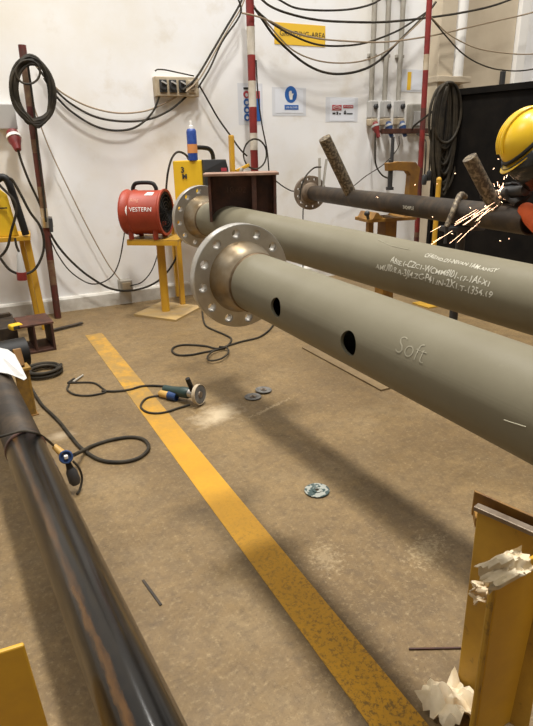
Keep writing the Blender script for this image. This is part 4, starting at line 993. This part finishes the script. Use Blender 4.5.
def grinder(name, tail, head, label, face, rad=.032, guard=.0625, m=M_TOOL):
    """angle grinder from its tail to its gear head, disc facing along face"""
    tail = Vector(tail); head = Vector(head); d = (head-tail); L = d.length; d.normalize(); face = Vector(face).normalized()
    g_ = thing(name, tail, label, 'angle grinder')
    MB().rev(tail, d, [(0, .012), (.01, rad*.85), (L*.25, rad*.8), (L*.55, rad*.95), (L*.62, rad*1.08), (L*.82, rad*1.05), (L*.86, rad*.8), (L*.86, 0)], 24).build('motor_body', m, g_)
    MB().cyl(head-d*.055, head+d*.025, rad*.85, rad*.7, 20).build('gear_head', M_STEEL, g_)
    MB().cyl(head, head+face*.045, .018, n=14).build('spindle', M_STEEL, g_)
    MB().rev(head+face*.045, face, [(0, .010), (0, guard), (.006, guard), (.006, .010)], 36, close=True).build('cutting_disc', M_DISC, g_)
    MB().rev(head+face*.028, face, [(0, .02), (0, guard+.008), (.026, guard+.008), (.026, guard+.004), (.003, guard+.004), (.003, .02)], 36, close=True).build('disc_guard', M_CREAM, g_)
    MB().rev(head+face*.051, face, [(0, .022), (.005, .020), (.005, 0)], 20).build('lock_nut', M_OLD, g_)
    sd = d.cross(face).normalized()
    MB().rev(head, sd, [(.02, .010), (.03, .017), (.13, .016), (.135, 0)], 14).build('side_handle', M_BLK, g_)
    return g_
gt = at(164, 389, Z=.05); gh = at(194, 394, Z=.075)
fdir = (V(.55, -.80, .12))
grinder('angle_grinder', gt, gh, 'dark green angle grinder lying on the floor by the yellow line', fdir, .036, .060)
pg = thing('cable_plug', at(168, 396, Z=0), 'yellow and blue round plug lying beside the floor grinder', 'plug')
p = at(159, 393, Z=.03); q = at(177, 397, Z=.03); d_ = q-p; L_ = d_.length
MB().rev(p, d_, [(0, .012), (.015, .024), (L_*.55, .027), (L_*.55, 0)], 18).build('plug_body', M_AMBER, pg)
MB().rev(p, d_, [(L_*.55, .024), (L_*.56, .031), (L_*.97, .031), (L_, .026), (L_*.9, .022)], 18).build('plug_collar', M_PLUGBLUE, pg)
bt = thing('steel_tip', at(78, 379, Z=0), 'small shiny connector tip at the end of the floor loop', 'connector')
MB().cyl(at(73, 382, Z=.010), at(83, 375, Z=.010), .009, .006, 10).build('tip_body', M_GALV, bt)
# steel plate on the floor below the pipes
pA = at(302, 348.5, Z=0); pB = at(381, 391.5, Z=0)
o = MB().prism([V(pA.x, pA.y, 0), V(pB.x, pB.y, 0), V(pB.x+1.2, pB.y+.02, 0), V(pA.x+1.2, pA.y+.02, 0)], (0, 0, .014)).build('floor_plate', M_PLATE, None, False, .002)
tag(o, 'thin steel plate lying on the floor beneath the khaki pipes', 'plate')
o = MB().bar(at(409, 649, Z=.004), at(462, 648, Z=.004), .006, .006).build('welding_rod', M_RUST, None, False); tag(o, 'thin rusty welding rod lying by the yellow trestle', 'rod')
o = MB().bar(at(143, 580, Z=.003), at(161, 605, Z=.003), .010, .004).build('metal_sliver', M_DARKPIPE, None, False); tag(o, 'thin dark sliver on the floor right of the black pipe', 'scrap')

# stands that carry the khaki pipes behind the camera side
for A, d, lab in ((NA, nd, 'tall yellow stand under the front khaki pipe'), (RA, rd, 'tall yellow stand under the rear khaki pipe')):
    for s_ in ((2.6, 4.0) if A is NA else (3.9, 5.6)):
        c = A + d*s_; r = thing('pipe_trestle', V(c.x, c.y, 0), lab + (', nearer its flange' if s_ < (3 if A is NA else 5) else ', near its far end'), 'stand', 'tall stands under khaki pipes')
        MB().box((c.x, c.y, .006), (.5, .5, .012)).build('base_plate', M_YELDIRTY, r, False)
        MB().bar(V(c.x, c.y, .012), V(c.x, c.y, c.z-R8-.03), .08, .08).build('post', M_YEL, r, False, .003)
        MB().box((c.x, c.y, c.z-R8-.016), (.34, .12, .03)).build('saddle_plate', M_YEL, r, False, .003)
        for sx in (-1, 1): MB().prism([c+V(sx*.17, -.05, -R8), c+V(sx*.11, -.05, -R8), c+V(sx*.14, -.05, 0), c+V(sx*.17, -.05, 0)], (0, .10, 0)).build('cheek_plate', M_YEL, r, False, .003)

# ------------------------------------------------------------------ worker
GP = d_at(499, 203)                      # where the disc meets the stub
GP = V(GP.x, GP.y, GP.z + DR + .02)
pr_ = thing('person', V(3.12, 1.80, 0), 'worker in orange coverall and yellow hard hat grinding the dark pipe', 'person')
J = {}
J['pelvis'] = (3.12, 1.80, .93, .155); J['waist'] = (3.02, 1.86, 1.08, .145); J['chest'] = (2.87, 1.96, 1.27, .165); J['neckb'] = (2.745, 2.05, 1.405, .085); J['neck'] = (2.675, 2.095, 1.475, .060); J['neckt'] = (2.625, 2.125, 1.540, .056)
J['shl'] = (2.82, 1.79, 1.32, .080); J['ell'] = (2.585, 1.97, 1.16, .068); J['wrl'] = (2.66, 2.23, 1.275, .045)
J['shr'] = (2.94, 2.14, 1.34, .080); J['elr'] = (3.00, 2.34, 1.12, .056); J['wrr'] = (2.83, 2.37, 1.26, .040)
for sd, sx, sy in (('l', -.05, -.10), ('r', .05, .10)):
    J['hip'+sd] = (3.12+sx, 1.80+sy, .87, .110); J['kn'+sd] = (3.08+sx*1.25, 1.84+sy*1.1, .48, .075); J['an'+sd] = (3.20+sx*1.3, 1.78+sy*1.2, .10, .058); J['toe'+sd] = (3.02+sx*1.4, 1.88+sy*1.2, .045, .045)
E = [('pelvis', 'waist'), ('waist', 'chest'), ('chest', 'neckb'), ('neckb', 'neck'), ('neck', 'neckt'), ('chest', 'shl'), ('shl', 'ell'), ('ell', 'wrl'), ('chest', 'shr'), ('shr', 'elr'), ('elr', 'wrr')]
for sd in 'lr': E += [('pelvis', 'hip'+sd), ('hip'+sd, 'kn'+sd), ('kn'+sd, 'an'+sd), ('an'+sd, 'toe'+sd)]
def skin_mesh(J, E, root, name, levels=2):
    ks = list(J); me = bpy.data.meshes.new(name); me.from_pydata([J[k][:3] for k in ks], [(ks.index(a), ks.index(b)) for a, b in E], [])
    o = bpy.data.objects.new(name, me); C.objects.link(o)
    o.modifiers.new('skin', 'SKIN').use_smooth_shade = True
    lay = me.skin_vertices[0] if me.skin_vertices else None
    if lay is None:
        bm = bmesh.new(); bm.from_mesh(me); bm.verts.layers.skin.verify(); bm.to_mesh(me); bm.free(); lay = me.skin_vertices[0]
    for i, k in enumerate(ks):
        lay.data[i].radius = (J[k][3], J[k][3]); lay.data[i].use_root = (k == root)
    s_ = o.modifiers.new('sub', 'SUBSURF'); s_.levels = levels; s_.render_levels = levels
    return evaluated(o, name)
bd_ = finish(skin_mesh(J, E, 'pelvis', 'body'), 'body', M_ORANGE, pr_)
bd_.data.materials.append(M_BLK); bd_.data.materials.append(M_SKIN)
for f_ in bd_.data.polygons:
    c = f_.center
    if c.z < .13: f_.material_index = 1
    elif c.z > 1.475 and c.y > 2.0: f_.material_index = 2
# head
HC = V(2.585, 2.150, 1.585); hz = V(-.66, .36, .66).normalized(); hf = (V(0, 0, -1) + hz*hz.z).normalized()
hx = hf.cross(hz).normalized(); RH = Matrix((hx, hf, hz)).transposed()
mb = MB(); mb.ball(HC, (.078, .098, .118), 24, 18, RH); hd = mb.build('head', M_SKIN, pr_)
mb = MB(); mb.add([HC + RH @ V(*p) for p in ((-.016, .092, -.02), (.016, .092, -.02), (0, .125, -.018), (0, .092, .03))], [(0, 1, 2), (0, 2, 3), (1, 3, 2), (0, 3, 1)]); mb.build('nose', M_SKIN, hd)
for sx in (-1, 1):
    MB().ball(HC + RH @ V(sx*.078, -.005, -.01), (.012, .022, .034), 12, 8, RH).build('ear', M_SKIN, hd)
    MB().ball(HC + RH @ V(sx*.032, .088, .008), (.014, .010, .009), 10, 6, RH).build('eye', M_WHITE, hd)
MB().ball(HC + RH @ V(0, .088, -.058), (.026, .010, .007), 12, 6, RH).build('mouth', mat('lips', (.25, .09, .07), .6), hd)
# hard hat: dome, ridge, brim, strap
hh = MB(); hh.ball(HC + RH @ V(0, -.008, .030), (.128, .155, .135), 32, 14, RH, z0=-.10, z1=1); helmet = hh.build('hard_hat', M_HELMET, pr_)
mb = MB(); n = 40; ring = []
for k in range(n):
    a = 2*PI*k/n; fr = max(0, math.sin(a)); ring.append((math.cos(a), math.sin(a), .012 + .030*fr**2))
vs = []; 
for (cx_, sy_, w__) in ring:
    for rr, zz in ((0, 0), (w__, -.006), (w__, -.010), (0, -.008)): vs.append(HC + RH @ V(cx_*(.127+rr), -.008 + sy_*(.154+rr*1.1), .018+zz))
fs_ = [(4*k+j, 4*k+(j+1) % 4, 4*((k+1) % n)+(j+1) % 4, 4*((k+1) % n)+j) for k in range(n) for j in range(4)]
mb.add(vs, fs_); mb.build('brim', M_HELMET, helmet)
for sx in (-.03, 0, .03):
    pts = [HC + RH @ V(sx, -.008 + .156*math.cos(a), .030 + .137*math.sin(a)) for a in [math.radians(x) for x in range(25, 160, 12)]]
    MB().tube(pts, .008, 8, 3).build('crown_ridge', M_HELMET, helmet)
MB().tube([HC + RH @ V(.0+.131*math.cos(a), -.008 + .159*math.sin(a), .034) for a in [2*PI*k/24 for k in range(25)]], .010, 8, 2).build('shield_band', M_BLK, helmet)
vs = []; n = 16
for zz, rr in ((.02, .165), (-.16, .15)):
    for k in range(n+1):
        a = PI*(.08+.84*k/n); vs.append(HC + RH @ V(rr*.86*math.cos(a), rr*math.sin(a)+.01, zz))
mb = MB(); mb.add(vs, [(k, k+1, n+2+k, n+1+k) for k in range(n)])
fsd = mb.build('face_shield', mat('smoked_shield', (.02, .02, .02), .15), helmet); sol = fsd.modifiers.new('thick', 'SOLIDIFY'); sol.thickness = .003
# collar of the coverall
MB().rev(V(*J['neckb'][:3])+V(.01, -.005, -.01), V(-.055, .035, .06), [(0, .10), (.06, .082), (.06, .074), (0, .09)], 24, close=True).build('collar', M_ORANGE, pr_)
# gloves with five fingers each, closed round the grinder body
gtail = V(2.65, 2.20, 1.36); ghead = GP + V(-.005, -.02, .035)
ax = (ghead-gtail).normalized()
def glove(wrist, grip, side, name):
    """palm from the wrist to the tool, four fingers curling round the tool axis and a thumb on the other side"""
    K = {}; w0 = Vector(wrist); g0 = Vector(grip); rad = .048
    pal = (g0-w0); up_ = V(0, 0, 1); out = (w0-g0); out -= ax*out.dot(ax); out.normalize(); tg = ax.cross(out).normalized()
    if tg.z < 0: tg = -tg
    pc = g0 + out*rad
    K['w'] = (*w0, .036); K['p'] = (*(w0.lerp(pc, .6)), .036); K['q'] = (*pc, .030)
    E_ = [('w', 'p'), ('p', 'q')]
    for i in range(4):
        s_ = (i-1.5)*.021; ln = (0.88, 1.0, .96, .78)[i]
        k0 = pc + ax*s_ + tg*.012; a1 = 55*ln; prev = 'q'
        for j, ang in enumerate((35, 35+a1, 35+2*a1)):
            a = math.radians(ang); q = g0 + ax*s_ + (out*math.cos(a)+tg*math.sin(a))*(rad+.002)
            K['f%d%d' % (i, j)] = (*q, .0105-.001*j); E_.append((prev, 'f%d%d' % (i, j))); prev = 'f%d%d' % (i, j)
    prev = 'p'
    for j, ang in enumerate((-35, -75, -115)):
        a = math.radians(ang); q = g0 + ax*.045 + (out*math.cos(a)+tg*math.sin(a))*(rad+.003)
        K['t%d' % j] = (*q, .0125-.001*j); E_.append((prev, 't%d' % j)); prev = 't%d' % j
    return finish(skin_mesh(K, E_, 'w', name, 1), name, M_GLOVE, pr_)
glove(J['wrl'][:3], gtail.lerp(ghead, .30), -1, 'glove'); glove(J['wrr'][:3], gtail.lerp(ghead, .72), 1, 'glove')
grinder('angle_grinder', gtail, ghead, 'angle grinder held by the worker against the dark pipe', V(.2, .5, -.85), .034, .062, M_DKGREY)

# sparks
random.seed(5); mb = MB()
src = GP
def streak(p, q, r): mb.bar(p, q, r, r)
for k in range(20):
    t_ = random.random()**.8; tgt = at(444 + random.gauss(0, 6), 235 + random.gauss(0, 4), Y=src.y-.28)
    p = src.lerp(tgt, t_) + V(random.gauss(0, .012), random.gauss(0, .02), random.gauss(0, .012)); dv = (tgt-src).normalized()
    streak(p, p+dv*random.uniform(.06, .26), .0007)
for k in range(130):
    dv = V(random.gauss(-.2, .6), random.gauss(-.1, .5), random.gauss(.25, .6)).normalized(); l_ = abs(random.gauss(0, .055))+.008
    p = src + dv*l_; streak(p, p+dv*random.uniform(.008, .035), .0014)
for k in range(26):
    p = src + V(random.gauss(-.12, .14), random.gauss(-.05, .2), random.gauss(.0, .13)); dv = V(random.gauss(0, 1), random.gauss(0, 1), random.gauss(0, 1)).normalized(); streak(p, p+dv*.010, .0016)
o = mb.build('spark_shower', M_SPARK, None, False); tag(o, 'orange sparks spraying from the grinder at the dark pipe', 'sparks', kind='stuff')
